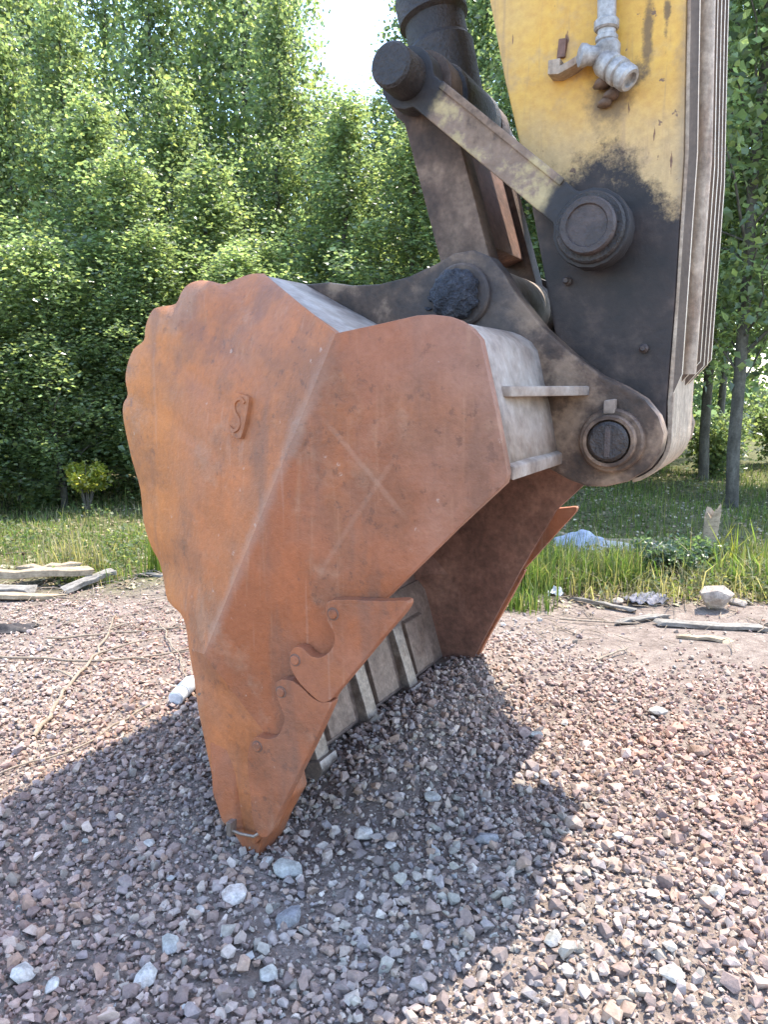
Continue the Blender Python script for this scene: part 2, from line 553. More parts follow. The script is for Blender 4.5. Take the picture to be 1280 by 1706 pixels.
def capsule(p, q, r0, w, r1, n=14):
    """lever outline: eye of radius r0 at p, eye r1 at q, bar half-width w between them"""
    p = np.array(p, float); q = np.array(q, float)
    d = (q - p) / np.linalg.norm(q - p)
    e = np.array([-d[1], d[0]])
    L = np.linalg.norm(q - p)
    out = []
    a0 = math.asin(min(1, w / r0)); a1 = math.asin(min(1, w / r1))
    for k in range(n + 1):
        a = a0 + (2 * math.pi - 2 * a0) * k / n
        out.append(p + r0 * (math.cos(a) * d + math.sin(a) * e))
    for k in range(n + 1):
        a = math.pi + a1 + (2 * math.pi - 2 * a1) * k / n
        out.append(q + r1 * (math.cos(a) * d + math.sin(a) * e))
    return out

def world(a, b, z=0.0):
    return (TX + a * math.cos(PHI) + b * math.sin(PHI), TY - a * math.sin(PHI) + b * math.cos(PHI), z)
def local_ab(x, y):
    dx, dy = x - TX, y - TY
    return dx * math.cos(PHI) - dy * math.sin(PHI), dx * math.sin(PHI) + dy * math.cos(PHI)

# ---------------------------------------------------------------- the ground
def hgt(x, y):
    x = np.asarray(x, float); y = np.asarray(y, float)
    h = .012 * np.sin(2.1 * x + 1.3) * np.cos(1.7 * y + .4) + .007 * np.sin(5.3 * x - 2.1 * y) + .005 * np.sin(7.7 * y + 3.1 * x)
    a, b = local_ab(x, y)
    # gravel pushed up along the lip of the bucket
    al = np.clip((b - .12) / .35, 0, 1)
    al = al * al * (3 - 2 * al) * (1 - np.clip((b - 1.75) / .4, 0, 1))
    h = h + .085 * al * np.exp(-((a - .10) / .24) ** 2)
    h = h + .05 * np.clip((x - .9) / 1.5, 0, 1) * np.exp(-((y - 2.9) / 1.1) ** 2)
    h = h + .085 * np.exp(-(((x - .55) / .62) ** 2 + ((y - 1.75) / .60) ** 2))
    far = np.clip((y - 4.6) / 3, 0, 1)
    h = h + far * (.05 * np.sin(.9 * x + .5) * np.sin(.8 * y) + .03 * np.sin(2.3 * x + y))
    # keep the spot under the corner tooth level
    w = np.exp(-(((x - TX) ** 2 + (y - TY) ** 2) / .12))
    return h * (1 - w) - .012 * w

def yb(x):
    """where the gravel gives way to soil"""
    return np.interp(x, [-4, -2, 0, .9, 1.8, 3, 5], [4.9, 4.65, 4.5, 4.1, 3.5, 3.2, 3.0])

def axis_pts(lo, hi, step, far):
    core = np.arange(lo, hi + 1e-6, step)
    out = [];  d = step;  v = hi
    while v < far:
        d *= 1.35; v += d; out.append(v)
    neg = [];  d = step;  v = lo
    while v > -far:
        d *= 1.35; v -= d; neg.append(v)
    return np.array(neg[::-1] + list(core) + out)
xs = axis_pts(-5, 6, .06, 320)
ys = axis_pts(.2, 10, .06, 320)
X, Y = np.meshgrid(xs, ys)
V = np.stack([X, Y, hgt(X, Y)], -1).reshape(-1, 3)
nx, ny = len(xs), len(ys)
I = np.arange(nx * ny).reshape(ny, nx)
F = np.stack([I[:-1, :-1], I[:-1, 1:], I[1:, 1:], I[1:, :-1]], -1).reshape(-1, 4)
g = link('ground', np_mesh('ground', V, F, True), 'ground')
tag(g, 'soil, leaf litter and grassy ground running back under the trees', 'ground', kind='structure')

# ---------------------------------------------------------------- gravel
def rock_variants(n, npts, seed, flat=.75):
    r = np.random.default_rng(seed)
    out = []
    for _ in range(n):
        bm = bmesh.new()
        p = r.normal(size=(npts, 3))
        p /= np.linalg.norm(p, axis=1)[:, None]
        p *= r.uniform(.78, 1.08, (npts, 1))
        p *= np.array([1, r.uniform(.62, .95), flat * r.uniform(.6, 1.0)])
        for q in p:
            bm.verts.new(q)
        res = bmesh.ops.convex_hull(bm, input=bm.verts)
        bmesh.ops.delete(bm, geom=[v for v in bm.verts if not v.link_faces], context='VERTS')
        bm.verts.index_update()
        bmesh.ops.triangulate(bm, faces=bm.faces)
        bm.verts.ensure_lookup_table()
        bm.verts.index_update()
        out.append((np.array([v.co[:] for v in bm.verts]), np.array([[v.index for v in f.verts] for f in bm.faces])))
        bm.free()
    return out

def rot_mats(n, r, tilt=1.0):
    az = r.uniform(0, 2 * math.pi, n); ti = r.normal(0, .45 * tilt, n); ro = r.normal(0, .45 * tilt, n)
    def Rz(a):
        z = np.zeros_like(a); o = np.ones_like(a)
        return np.stack([np.cos(a), -np.sin(a), z, np.sin(a), np.cos(a), z, z, z, o], -1).reshape(-1, 3, 3)
    def Rx(a):
        z = np.zeros_like(a); o = np.ones_like(a)
        return np.stack([o, z, z, z, np.cos(a), -np.sin(a), z, np.sin(a), np.cos(a)], -1).reshape(-1, 3, 3)
    def Ry(a):
        z = np.zeros_like(a); o = np.ones_like(a)
        return np.stack([np.cos(a), z, np.sin(a), z, o, z, -np.sin(a), z, np.cos(a)], -1).reshape(-1, 3, 3)
    return Rz(az) @ Rx(ti) @ Ry(ro)

PAL = np.array([1.27, 1.12, 1.03]) * np.array([(.235, .178, .155), (.275, .215, .188), (.20, .162, .152), (.32, .262, .225), (.222, .196, .192),
                (.285, .208, .165), (.37, .32, .28), (.175, .138, .128), (.30, .255, .235), (.25, .228, .20)])
def scatter_gravel():
    r = np.random.default_rng(3)
    pts = []
    # near stones packed about 2.3 cm apart, finer chips between and beyond
    def grid(step, y0, y1, keep, jit):
        yy = np.arange(y0, y1, step)
        for y in yy:
            half = .60 * y + .75
            xx = np.arange(-half, half, step)
            q = np.stack([xx, np.full_like(xx, y)], -1) + r.uniform(-jit, jit, (len(xx), 2)) * step
            q = q[r.random(len(q)) < keep]
            pts.append(q)
    grid(.0195, .95, 3.3, .95, .62)
    n1 = sum(map(len, pts))
    grid(.0215, 3.3, 5.0, .9, .62)
    n2 = sum(map(len, pts))
    grid(.0225, .95, 3.1, .55, .7)
    n3 = sum(map(len, pts))
    grid(.0130, .95, 2.6, .55, .8)
    P = np.concatenate(pts)
    n = len(P)
    lay = np.zeros(n); lay[n2:] = 1; lay[n3:] = 2
    edge = yb(P[:, 0]) + .18 * np.sin(3.1 * P[:, 0] + 1) + .1 * np.sin(9 * P[:, 0])
    fade = np.clip((edge - P[:, 1]) / .55, 0.04, 1)
    fade = np.where(P[:, 1] > edge + .30, .07, fade)
    fade = np.where(P[:, 1] > edge + 1.2, 0, fade)
    pt = np.sin(3.3 * P[:, 0] + 1.7 * P[:, 1] + 2) * np.sin(2.6 * P[:, 1] - 2.2 * P[:, 0]) + .5 * np.sin(8.1 * P[:, 0] - 5.3 * P[:, 1])
    fade = fade * np.where(lay < 2, 1 - .38 * np.clip((pt - .35) / .5, 0, 1), 1)
    k = r.random(n) < fade
    P, lay = P[k], lay[k]
    n = len(P)
    size = np.exp(r.normal(math.log(.0104), .44, n))
    size = np.clip(size, .006, .027)
    big = r.random(n) < .012
    size[big] *= r.uniform(1.25, 1.6, big.sum())
    size[lay == 2] = r.uniform(.0035, .0075, (lay == 2).sum())
    size *= np.interp(P[:, 1], [1, 2.2, 3.2, 4.6], [1.0, .95, .88, .76])
    z = hgt(P[:, 0], P[:, 1]) + r.uniform(-.003, .006, n) + (lay == 1) * r.uniform(.004, .012, n) + (lay == 2) * r.uniform(.002, .008, n)
    col = PAL[r.integers(0, len(PAL), n)] * np.exp(r.normal(0, .12, (n, 1)))
    # drifts of redder, greyer and greener stone
    d = np.sin(1.9 * P[:, 0] + .8 * P[:, 1]) * np.cos(1.3 * P[:, 1] - .5 * P[:, 0] + 1)
    col = col * (1 + .10 * d[:, None] * np.array([1, -.1, -.5]))
    pale = r.random(n) < .006
    col[pale] = np.array([.36, .34, .31]) * r.uniform(.8, 1.1, (pale.sum(), 1))
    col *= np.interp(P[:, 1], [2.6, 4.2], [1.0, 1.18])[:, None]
    R = rot_mats(n, r)
    var = rock_variants(28, 13, 5)
    nv = len(var)
    var = var + rock_variants(10, 7, 6)
    vi = np.where(lay == 2, nv + r.integers(0, 10, n), r.integers(0, nv, n))
    Vs, Fs, Cs = [], [], []
    off = 0
    for k, (v, f) in enumerate(var):
        m = np.where(vi == k)[0]
        if not len(m):
            continue
        vv = np.einsum('nij,vj->nvi', R[m], v) * size[m][:, None, None]
        vv[..., 0] += P[m, 0][:, None]; vv[..., 1] += P[m, 1][:, None]; vv[..., 2] += (z[m] + .35 * size[m])[:, None]
        ff = f[None] + (np.arange(len(m)) * len(v))[:, None, None] + off
        off += len(m) * len(v)
        Vs.append(vv.reshape(-1, 3)); Fs.append(ff.reshape(-1, 3))
        Cs.append(np.repeat(col[m], len(v), axis=0))
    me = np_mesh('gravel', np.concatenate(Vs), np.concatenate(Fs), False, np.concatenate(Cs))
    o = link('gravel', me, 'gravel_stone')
    tag(o, 'crushed reddish grey gravel spread around the bucket', 'gravel', kind='stuff')
    print('gravel stones', n, 'tris', len(me.polygons))
scatter_gravel()

# single stones that stand out from the gravel: x, y, size, material, label
STONES = [
    (-.385, 1.742, .040, 'peach_stone', 'flat whitish stone with a peach patch below the bucket tooth'),
    (-.262, 1.842, .046, 'buff_stone', 'largest buff stone, just below the corner tooth of the bucket'),
    (-.320, 1.885, .022, 'pale_stone', 'narrow pale chip touching the big buff stone under the tooth'),
    (-.065, 1.972, .040, 'pale_stone', 'white pointed stone in the shade to the right of the tooth'),
    (.018, 1.905, .022, 'pale_stone', 'small round white stone right of the white pointed stone'),
    (-.800, 1.468, .036, 'pale_stone', 'white blocky stone in the lower left corner of the picture'),
    (-.720, 1.435, .024, 'pale_stone', 'small white chip beside the blocky white stone, lower left'),
    (-.525, 1.462, .036, 'pale_stone', 'long white stone lying alone near the bottom left'),
    (-.500, 1.565, .030, 'buff_stone', 'buff stone behind the long white stone, lower left'),
    (-.235, 1.640, .044, 'grey_stone', 'large flat grey stone in the shadow below the peach stone'),
    (-.255, 1.465, .028, 'buff_stone', 'pale rounded stone at the bottom of the shadow'),
    (-.460, 1.690, .017, 'pale_stone', 'tiny white pebble left of the large grey stone'),
    (.150, 2.115, .030, 'buff_stone', 'pale angular stone in the shadow under the bucket mouth'),
    (.285, 1.885, .040, 'grey_stone', 'dark grey slab at the right edge of the shadow'),
    (1.100, 2.455, .040, 'brown_stone', 'brown rounded cobble in the sun on the right'),
    (1.035, 1.975, .030, 'brown_stone', 'round brown stone near the right edge of the picture'),
    (1.090, 2.815, .042, 'buff_stone', 'pale buff cobble above the brown cobble on the right'),
    (.500, 1.860, .024, 'brown_stone', 'round brown pebble just outside the shadow edge'),
    (.645, 1.885, .020, 'pale_stone', 'small white stone in the sun right of the brown pebble'),
    (.385, 1.515, .026, 'buff_stone', 'buff pebble at the bottom centre right in the sun'),
    (.610, 1.405, .030, 'buff_stone', 'long buff stone at the bottom right edge'),
    (-.675, 1.965, .020, 'pale_stone', 'white chip in the shade left of the bucket tooth'),
    (.810, 1.640, .024, 'buff_stone', 'pale stone in the sun near the lower right corner'),
    (.560, 2.600, .034, 'buff_stone', 'pale block on the gravel beside the shadow of the bucket mouth'),
]
SV = rock_variants(12, 26, 21, .62)
for k, (x, y, s, mt, lab) in enumerate(STONES):
    v, f = SV[k % len(SV)]
    R = rot_mats(1, np.random.default_rng(50 + k), .35)[0]
    vv = (v @ R.T) * s
    me = np_mesh('stone', vv, f, False)
    o = link('stone', me, mt)
    o.location = (x, y, float(hgt(x, y)) + .012 + .18 * s)
    bv = o.modifiers.new('b', 'BEVEL'); bv.width = s * .08; bv.segments = 1
    tag(o, lab, 'stone', 'single stones lying on the gravel')

# ---------------------------------------------------------------- the bucket
BW = 1.5
bucket = empty('excavator_bucket', (TX, TY, 0), -PHI)
tag(bucket, 'large rusty excavator bucket standing teeth down on the gravel', 'bucket')

SIL = [(-0.07, 0.23, 1.609), (-0.112, 0.23, 1.611), (-0.144, 0.23, 1.606), (-0.188, 0.23, 1.596), (-0.219, 0.23, 1.59), (-0.265, 0.23, 1.601), (-0.311, 0.23, 1.605), (-0.353, 0.23, 1.596), (-0.381, 0.23, 1.574), (-0.404, 0.23, 1.544), (-0.458, 0.23, 1.539), (-0.496, 0.23, 1.532), (-0.52, 0.23, 1.506), (-0.535, 0.23, 1.474), (-0.543, 0.23, 1.44), (-0.589, 0.23, 1.414), (-0.618, 0.23, 1.371), (-0.633, 0.23, 1.321), (-0.626, 0.23, 1.273), (-0.647, 0.23, 1.245), (-0.653, 0.23, 1.21), (-0.644, 0.23, 1.152), (-0.621, 0.23, 1.056), (-0.593, 0.23, 0.969), (-0.585, 0.23, 0.861), (-0.558, 0.23, 0.783), (-0.513, 0.217, 0.741), (-0.469, 0.19, 0.693), (-0.429, 0.163, 0.636), (-0.339, 0.123, 0.617), (-0.294, 0.097, 0.588), (-0.261, 0.07, 0.536)]
SILD = catmull(SIL, 3, False)
RT = np.array([.307, 0, 1.421]); RB = np.array([-.137, 0, .562])
seglen = np.concatenate([[0], np.cumsum([np.linalg.norm(SILD[i + 1] - SILD[i]) for i in range(len(SILD) - 1)])])
sfrac = seglen / seglen[-1]
NS = 9
def heel(i, s):
    rid = RT + (RB - RT) * sfrac[i]
    e = SILD[i]
    p = rid + (e - rid) * s
    p[1] = e[1] * s ** 1.02
    # shallow dent band along the middle of the heel face
    p[1] += .020 * math.sin(math.pi * min(1, sfrac[i] * 1.4)) * math.exp(-((s - .68) / .16) ** 2)
    return p
FACE = [(0.434, 1.439), (0.516, 1.452), (0.555, 1.452), (0.590, 1.447), (0.615, 1.438), (0.643, 1.420), (0.664, 1.397), (0.701, 1.254), (0.732, 1.118), (0.728, 1.095), (0.616, 0.985), (0.434, 0.797), (0.287, 0.517), (0.087, 0.1), (.02, .03), (.065, .377)]
LOW = [(-.196, .03, .369), (-.159, .03, .2), (-.117, .03, .041)]

def make_side(mirror):
    bm = bmesh.new()
    grid = []
    n = len(SILD)
    for i in range(n):
        grid.append([bm.verts.new(heel(i, k / NS)) for k in range(NS + 1)])
    for i in range(n - 1):
        for k in range(NS):
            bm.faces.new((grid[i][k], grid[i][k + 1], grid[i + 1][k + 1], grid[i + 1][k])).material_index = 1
    face = [bm.verts.new((a, 0, z)) for a, z in FACE]
    rid = [grid[i][0] for i in range(n)]
    midv = bm.verts.new(RB + (np.array([.065, 0, .377]) - RB) * .5)
    midf = bm.verts.new((.0425, 0, .2035))
    bm.faces.new([rid[0]] + face[:-1] + [midf, face[-1], midv] + rid[::-1][:-1])
    prev = grid[-1]
    knee, foot = Vector((.065, 0, .377)), Vector((.02, 0, .03))
    for li, (p, q) in enumerate((((-.222, .045, .46), RB + (np.array(knee) - RB) * .5), (LOW[0], knee), (LOW[1], knee + (foot - knee) * .5), (LOW[2], foot))):
        p = Vector(p); q = Vector(q)
        row = [bm.verts.new(q + (p - q) * (k / NS) + Vector((0, (p.y - q.y) * ((k / NS) ** 1.1 - k / NS), 0))) for k in range(NS + 1)]
        if li == 1: row[0].co = face[-1].co
        for k in range(NS):
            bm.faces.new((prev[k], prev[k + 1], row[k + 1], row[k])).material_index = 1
        prev = row
    bmesh.ops.remove_doubles(bm, verts=bm.verts, dist=1e-5)
    bmesh.ops.triangulate(bm, faces=[f for f in bm.faces if len(f.verts) > 4])
    bmesh.ops.recalc_face_normals(bm, faces=bm.faces)
    if sum(f.normal.y * f.calc_area() for f in bm.faces) > 0:
        bmesh.ops.reverse_faces(bm, faces=bm.faces)
    if mirror:
        for v in bm.verts:
            v.co.y = BW - v.co.y
        bmesh.ops.reverse_faces(bm, faces=bm.faces)
    o = done(bm, 'side_plate', 'rust', bucket, 11, False)
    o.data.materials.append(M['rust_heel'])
    md = o.modifiers.new('thick', 'SOLIDIFY')
    md.thickness = .028
    md.offset = -1
    bv = o.modifiers.new('bev', 'BEVEL')
    bv.width = .004; bv.segments = 2; bv.limit_method = 'ANGLE'; bv.angle_limit = math.radians(60)
    return o
side_near = make_side(False)
side_near['label'] = 'rusty near side plate with a scalloped heel edge'
side_far = make_side(True)
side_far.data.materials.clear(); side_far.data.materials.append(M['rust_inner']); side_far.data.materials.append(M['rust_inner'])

r0 = np.random.default_rng(4)
# cast badge on the heel face
def heel_at(a, z):
    best = None
    for i in range(0, len(SILD)):
        for k in range(0, 41):
            p = heel(i, k / 40)
            d = (p[0] - a) ** 2 + (p[2] - z) ** 2
            if best is None or d < best[0]:
                best = (d, i, k / 40)
    return best[1], best[2]
bi, bs = heel_at(-.035, 1.225)
pc = heel(bi, bs)
du = heel(bi, min(1, bs + .16)) - heel(bi, max(0, bs - .16)); du /= np.linalg.norm(du)
dv = heel(max(bi - 14, 0), bs) - heel(min(bi + 14, len(SILD) - 1), bs); dv /= np.linalg.norm(dv)
nn = np.cross(du, dv); nn /= np.linalg.norm(nn)
if nn[1] > 0: nn = -nn
eu = np.array([1., 0, 0]); eu -= nn * eu.dot(nn); eu /= np.linalg.norm(eu)
ev = np.cross(eu, nn); ev = ev if ev[2] > 0 else -ev
ca, sa_ = math.cos(math.radians(-14)), math.sin(math.radians(-14))
eu, ev = ca * eu + sa_ * ev, -sa_ * eu + ca * ev
pc = pc + nn * .003
def on_badge(u, v, h): return tuple(pc + eu * u * 1.12 + ev * v * 1.12 + nn * h)
def strip_on(name, pts, w, h, mat, parent):
    bm = bmesh.new()
    P = [np.array(p, float) for p in pts]
    rows = []
    for i, p in enumerate(P):
        d = P[min(i + 1, len(P) - 1)] - P[max(i - 1, 0)]
        d /= np.linalg.norm(d); e = np.array([-d[1], d[0]])
        ww = w * (.75 if i in (0, len(P) - 1) else 1)
        a, b_ = p + e * ww / 2, p - e * ww / 2
        rows.append([bm.verts.new(on_badge(a[0], a[1], -.006)), bm.verts.new(on_badge(*(p + e * ww / 3), h)), bm.verts.new(on_badge(*(p - e * ww / 3), h)), bm.verts.new(on_badge(b_[0], b_[1], -.006))])
    for i in range(len(rows) - 1):
        for k in range(3):
            bm.faces.new((rows[i][k], rows[i][k + 1], rows[i + 1][k + 1], rows[i + 1][k]))
    for rr in (rows[0], rows[-1]):
        bm.faces.new(rr)
    bmesh.ops.recalc_face_normals(bm, faces=bm.faces)
    return done(bm, name, mat, parent, 60, False)
bm = bmesh.new()
top = catmull([(-.030, -.047), (.020, -.050), (.034, -.036), (.032, .040), (.018, .050), (-.024, .048), (-.034, .034), (-.034, -.034)], 4)
A = [bm.verts.new(on_badge(p[0], p[1], .0075)) for p in top]
B = [bm.verts.new(on_badge(p[0] * 1.15, p[1] * 1.12, -.024)) for p in top]
bm.faces.new(A)
for i in range(len(A)):
    j = (i + 1) % len(A)
    bm.faces.new((A[i], B[i], B[j], A[j]))
bmesh.ops.recalc_face_normals(bm, faces=bm.faces)
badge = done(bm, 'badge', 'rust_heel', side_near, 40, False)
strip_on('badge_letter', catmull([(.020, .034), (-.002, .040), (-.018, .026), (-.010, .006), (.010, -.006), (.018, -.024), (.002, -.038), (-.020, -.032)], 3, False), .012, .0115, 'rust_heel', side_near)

# shell: heel, crown and the box that carries the hinge
def smooth_line(P, w):
    P = np.array(P); out = P.copy()
    for i in range(len(P)):
        a, b_ = max(0, i - w), min(len(P), i + w + 1)
        k = min(i - a, b_ - 1 - i)
        out[i] = P[i - k:i + k + 1].mean(0)
    return out
SS = smooth_line(SIL, 3)
cen = np.array([.05, 0, .95])
shell_prof = []
for p in [(-.10, .03, .075), (-.150, .03, .22), (-.185, .03, .37)]:
    shell_prof.append(np.array(p))
for p in SS[::-1]:
    d = cen - p; d[1] = 0; d /= np.linalg.norm(d)
    q = p + d * .022; q[1] = p[1] + .004
    shell_prof.append(q)
shell_prof[-1] = np.array([-0.064, 0.226, 1.602])
for p in [(0.062, 0.15, 1.537), (0.194, 0.069, 1.471), (.29, .012, 1.428), (.315, .010, 1.416), (.434, .010, 1.432), (.516, .010, 1.444), (.555, .010, 1.444), (.590, .010, 1.439), (.615, .010, 1.430), (.643, .010, 1.412), (.660, .010, 1.39), (.696, .010, 1.25), (.726, .010, 1.112)]:
    shell_prof.append(np.array(p))
bm = bmesh.new()
NB = 10
rows = []
rs = np.random.default_rng(8)
for p in shell_prof:
    b0 = p[1] + .012; b1 = BW - p[1] - .012
    rows.append([bm.verts.new((p[0] + (rs.normal(0, .002) if 0 < k < NB else 0), b0 + (b1 - b0) * k / NB, p[2])) for k in range(NB + 1)])
for i in range(len(rows) - 1):
    for k in range(NB):
        bm.faces.new((rows[i][k], rows[i][k + 1], rows[i + 1][k + 1], rows[i + 1][k]))
bmesh.ops.recalc_face_normals(bm, faces=bm.faces)
c0 = Vector((.05, .75, .95))
if sum((f.calc_center_median() - c0).dot(f.normal) for f in bm.faces) < 0:
    bmesh.ops.reverse_faces(bm, faces=bm.faces)
shell = done(bm, 'shell', 'shell', bucket, 40, False)
md = shell.modifiers.new('thick', 'SOLIDIFY'); md.thickness = .026; md.offset = -1
# closing floor of the hinge box, seen as the pale bottom rim of the mouth
prism('box_rim', [(.735, 1.098), (.735, 1.128), (.55, 1.20), (.54, 1.172)], .03, BW - .03, 'dusty', bucket, .005)

# cutting edge along the mouth
LIPD = np.array([-.085, .30]); LIPD /= np.linalg.norm(LIPD)   # up the lip
LIPN = np.array([LIPD[1], -LIPD[0]])                          # into the bucket
def lip_pt(u, w): return tuple(np.array([-.105, .075]) + LIPD * u + LIPN * w)
edge_ = prism('cutting_edge', [lip_pt(-.03, .0), lip_pt(.36, .0), lip_pt(.37, .035), lip_pt(.32, .055), lip_pt(.0, .055)], .034, BW - .034, 'worn_steel', bucket, .006)
# segment plates between the tooth adapters
ADB = [.075, .4125, .75, 1.0875, 1.425]
for k in range(4):
    b0, b1 = ADB[k] + .085, ADB[k + 1] - .085
    prism('lip_plate', [lip_pt(.01, .050), lip_pt(.25, .050), lip_pt(.235, .072), lip_pt(.02, .076)], b0, b1, 'worn_steel', edge_, .005)
for k, bb in enumerate(ADB):
    if 0 < k < 4:
        ad = prism('tooth_adapter', [lip_pt(-.02, .052), lip_pt(.25, .052), lip_pt(.262, .068), lip_pt(.24, .082), lip_pt(.06, .092), lip_pt(-.04, .095)], bb - .036, bb + .036, 'worn_bright', edge_, .008)
        prism('adapter_leg', [lip_pt(-.02, -.045), lip_pt(.20, -.03), lip_pt(.22, .0), lip_pt(-.02, .0)], bb - .055, bb + .055, 'rust_dark', edge_, .008)

def make_tooth(bb, near=False):
    # wedge tapering to a blunt tip, wider at its root
    prof = [(-.160, .30), (-.124, .15), (-.088, .075), (-.042, .046), (-.012, -.03), (.004, -.05), (.022, -.02), (.060, .080), (.100, .16), (.075, .28), (-.06, .36)]
    bm = bmesh.new()
    A, B = [], []
    for a, z in prof:
        hw = .078 if z > .15 else .040 + .038 * max(0, (z + .045) / .195)
        b0 = bb - hw; b1 = bb + hw
        if near: b0 = .030 if z > .25 else (-.006 if z > .14 else -.012 + .30 * max(0, .04 - z))
        A.append(bm.verts.new((a, b0, z))); B.append(bm.verts.new((a, b1, z)))
    bm.faces.new(A); bm.faces.new(B[::-1])
    for i in range(len(A)):
        j = (i + 1) % len(A)
        bm.faces.new((A[j], A[i], B[i], B[j]))
    bmesh.ops.triangulate(bm, faces=[f for f in bm.faces if len(f.verts) > 4])
    bmesh.ops.recalc_face_normals(bm, faces=bm.faces)
    ed = [e for e in bm.edges if e.calc_face_angle(0) > math.radians(35)]
    bmesh.ops.bevel(bm, geom=ed, offset=.009, segments=2, affect='EDGES', profile=.6, clamp_overlap=True)
    return done(bm, 'tooth', 'rust', bucket, 55)
for k, bb in enumerate(ADB):
    if k == 0:
        tt = make_tooth(bb, k == 0)
        if k == 0:
            tooth0 = tt
            tt['label'] = 'rusty corner tooth pushed into the gravel'
    else:
        prism('tooth', [lip_pt(-.13, .03), lip_pt(-.02, -.05), lip_pt(.0, -.05), lip_pt(.0, .11), lip_pt(-.03, .115)], bb - .05, bb + .05, 'worn_bright', bucket, .008)
# retaining pin and clip on the corner tooth
tube('tooth_pin', [(-.040, -.020, .066), (-.01, -.021, .066), (.035, -.021, .072), (.056, -.012, .088)], [.0042] * 4, 'worn_bright', tooth0, 8)
prism('pin_clip', [(-.056, .050), (-.040, .050), (-.040, .092), (-.056, .092)], -.030, .0, 'worn_bright', tooth0, .003)
# side cutters, two a side, bolted through the plate
CUT1 = [(0.312, 0.79), (0.445, 0.805), (0.502, 0.815), (0.514, 0.808), (0.502, 0.783), (0.445, 0.713), (0.379, 0.629), (0.318, 0.552), (0.296, 0.527), (0.269, 0.52), (0.234, 0.538), (0.201, 0.564), (0.181, 0.596), (0.18, 0.628), (0.197, 0.651), (0.221, 0.651), (0.243, 0.636), (0.271, 0.636), (0.298, 0.655), (0.314, 0.682), (0.311, 0.709), (0.294, 0.734), (0.289, 0.764)]
CUT2 = [(0.13, 0.534), (0.152, 0.555), (0.186, 0.558), (0.215, 0.546), (0.244, 0.527), (0.273, 0.519), (0.302, 0.525), (0.294, 0.499), (0.244, 0.394), (0.195, 0.298), (0.134, 0.178), (0.102, 0.107), (0.071, 0.089), (0.047, 0.117), (0.038, 0.204), (0.033, 0.291), (0.039, 0.345), (0.064, 0.378), (0.1, 0.38), (0.132, 0.394), (0.154, 0.43), (0.157, 0.46), (0.143, 0.49)]
def sharp_catmull(pts, k=3):
    return catmull(pts, k)
for near in (True, False):
    for out, bolts in ((CUT1, [(.312, .755), (.197, .617)]), (CUT2, [(.150, .522), (.068, .352)])):
        b0, b1 = (-.034, -.0005) if near else (BW + .0005, BW + .034)
        cu = prism('side_cutter', sharp_catmull(out), b0, b1, 'rust', bucket, .0032)
        for (a, z) in bolts:
            bb = -.034 if near else BW + .034
            sg = -1 if near else 1
            bo_ = lathe('bolt', [(-.004, .0125), (.004, .0125), (.0065, .0105), (.0068, .004)], (a, bb, z), (0, sg, 0), 'rust', cu, 18)
            lathe('bolt_seat', [(-.004, .0165), (.0012, .0165), (.0016, .0130)], (a, bb, z), (0, sg, 0), 'rust_dark', cu, 18)

# hinge ears with bosses and pins
EAR = [(-.10, 1.600), (.02, 1.602), (.10, 1.588), (.19, 1.586), (.28, 1.600), (.37, 1.630), (.42, 1.652), (.475, 1.656), (.525, 1.635), (.560, 1.595), (.592, 1.545), (.672, 1.449), (.745, 1.385), (.822, 1.327), (.885, 1.298), (.934, 1.268), (.968, 1.228), (.984, 1.185), (.978, 1.138), (.950, 1.095), (.905, 1.063), (.850, 1.046), (.80, 1.044), (.755, 1.058), (.70, 1.085), (.60, 1.16), (.50, 1.34), (.30, 1.40), (.10, 1.50), (-.05, 1.55)]
PIN = (.861, 1.165)
LPIN = (.445, 1.540)
def make_ear(b0, b1, sg):
    e = prism('ear', EAR, b0, b1, 'ear', bucket, .008)
    out = b0 if sg < 0 else b1
    bo = lathe('pin_boss', [(-.004, .082), (.020, .080), (.026, .075), (.026, .064), (.010, .062), (.008, .058)], (PIN[0], out, PIN[1]), (0, sg, 0), 'ear', e, 44)
    lathe('boss_ring', [(0, .066), (.046, .065), (.050, .062), (.050, .054), (.036, .052), (.034, .049)], (PIN[0], out, PIN[1]), (0, sg, 0), 'ear', e, 44)
    lathe('link_boss', [(-.004, .086), (.012, .083), (.018, .077), (.018, .05)], (LPIN[0], out, LPIN[1]), (0, sg, 0), 'ear', e, 40)
    prism('pin_lug', [(PIN[0] - .020, PIN[1] + .066), (PIN[0] + .008, PIN[1] + .067), (PIN[0] + .008, PIN[1] + .104), (PIN[0] - .020, PIN[1] + .100)], out + sg * .001 if sg > 0 else out - .03, out + .03 if sg > 0 else out - .001, 'dusty', e, .005)
    return e
ear0 = make_ear(.42, .49, -1)
ear1 = make_ear(1.01, 1.08, 1)
lathe('bucket_pin', [(0, .042), (.006, .049), (.78, .049), (.786, .042)], (PIN[0], .362, PIN[1]), (0, 1, 0), 'grease', bucket, 36)
prism('pin_keeper', [(PIN[0] - .007, PIN[1] - .038), (PIN[0] + .007, PIN[1] - .038), (PIN[0] + .007, PIN[1] + .038), (PIN[0] - .007, PIN[1] + .038)], .3600, .364, 'grease_brown', bucket, .002)
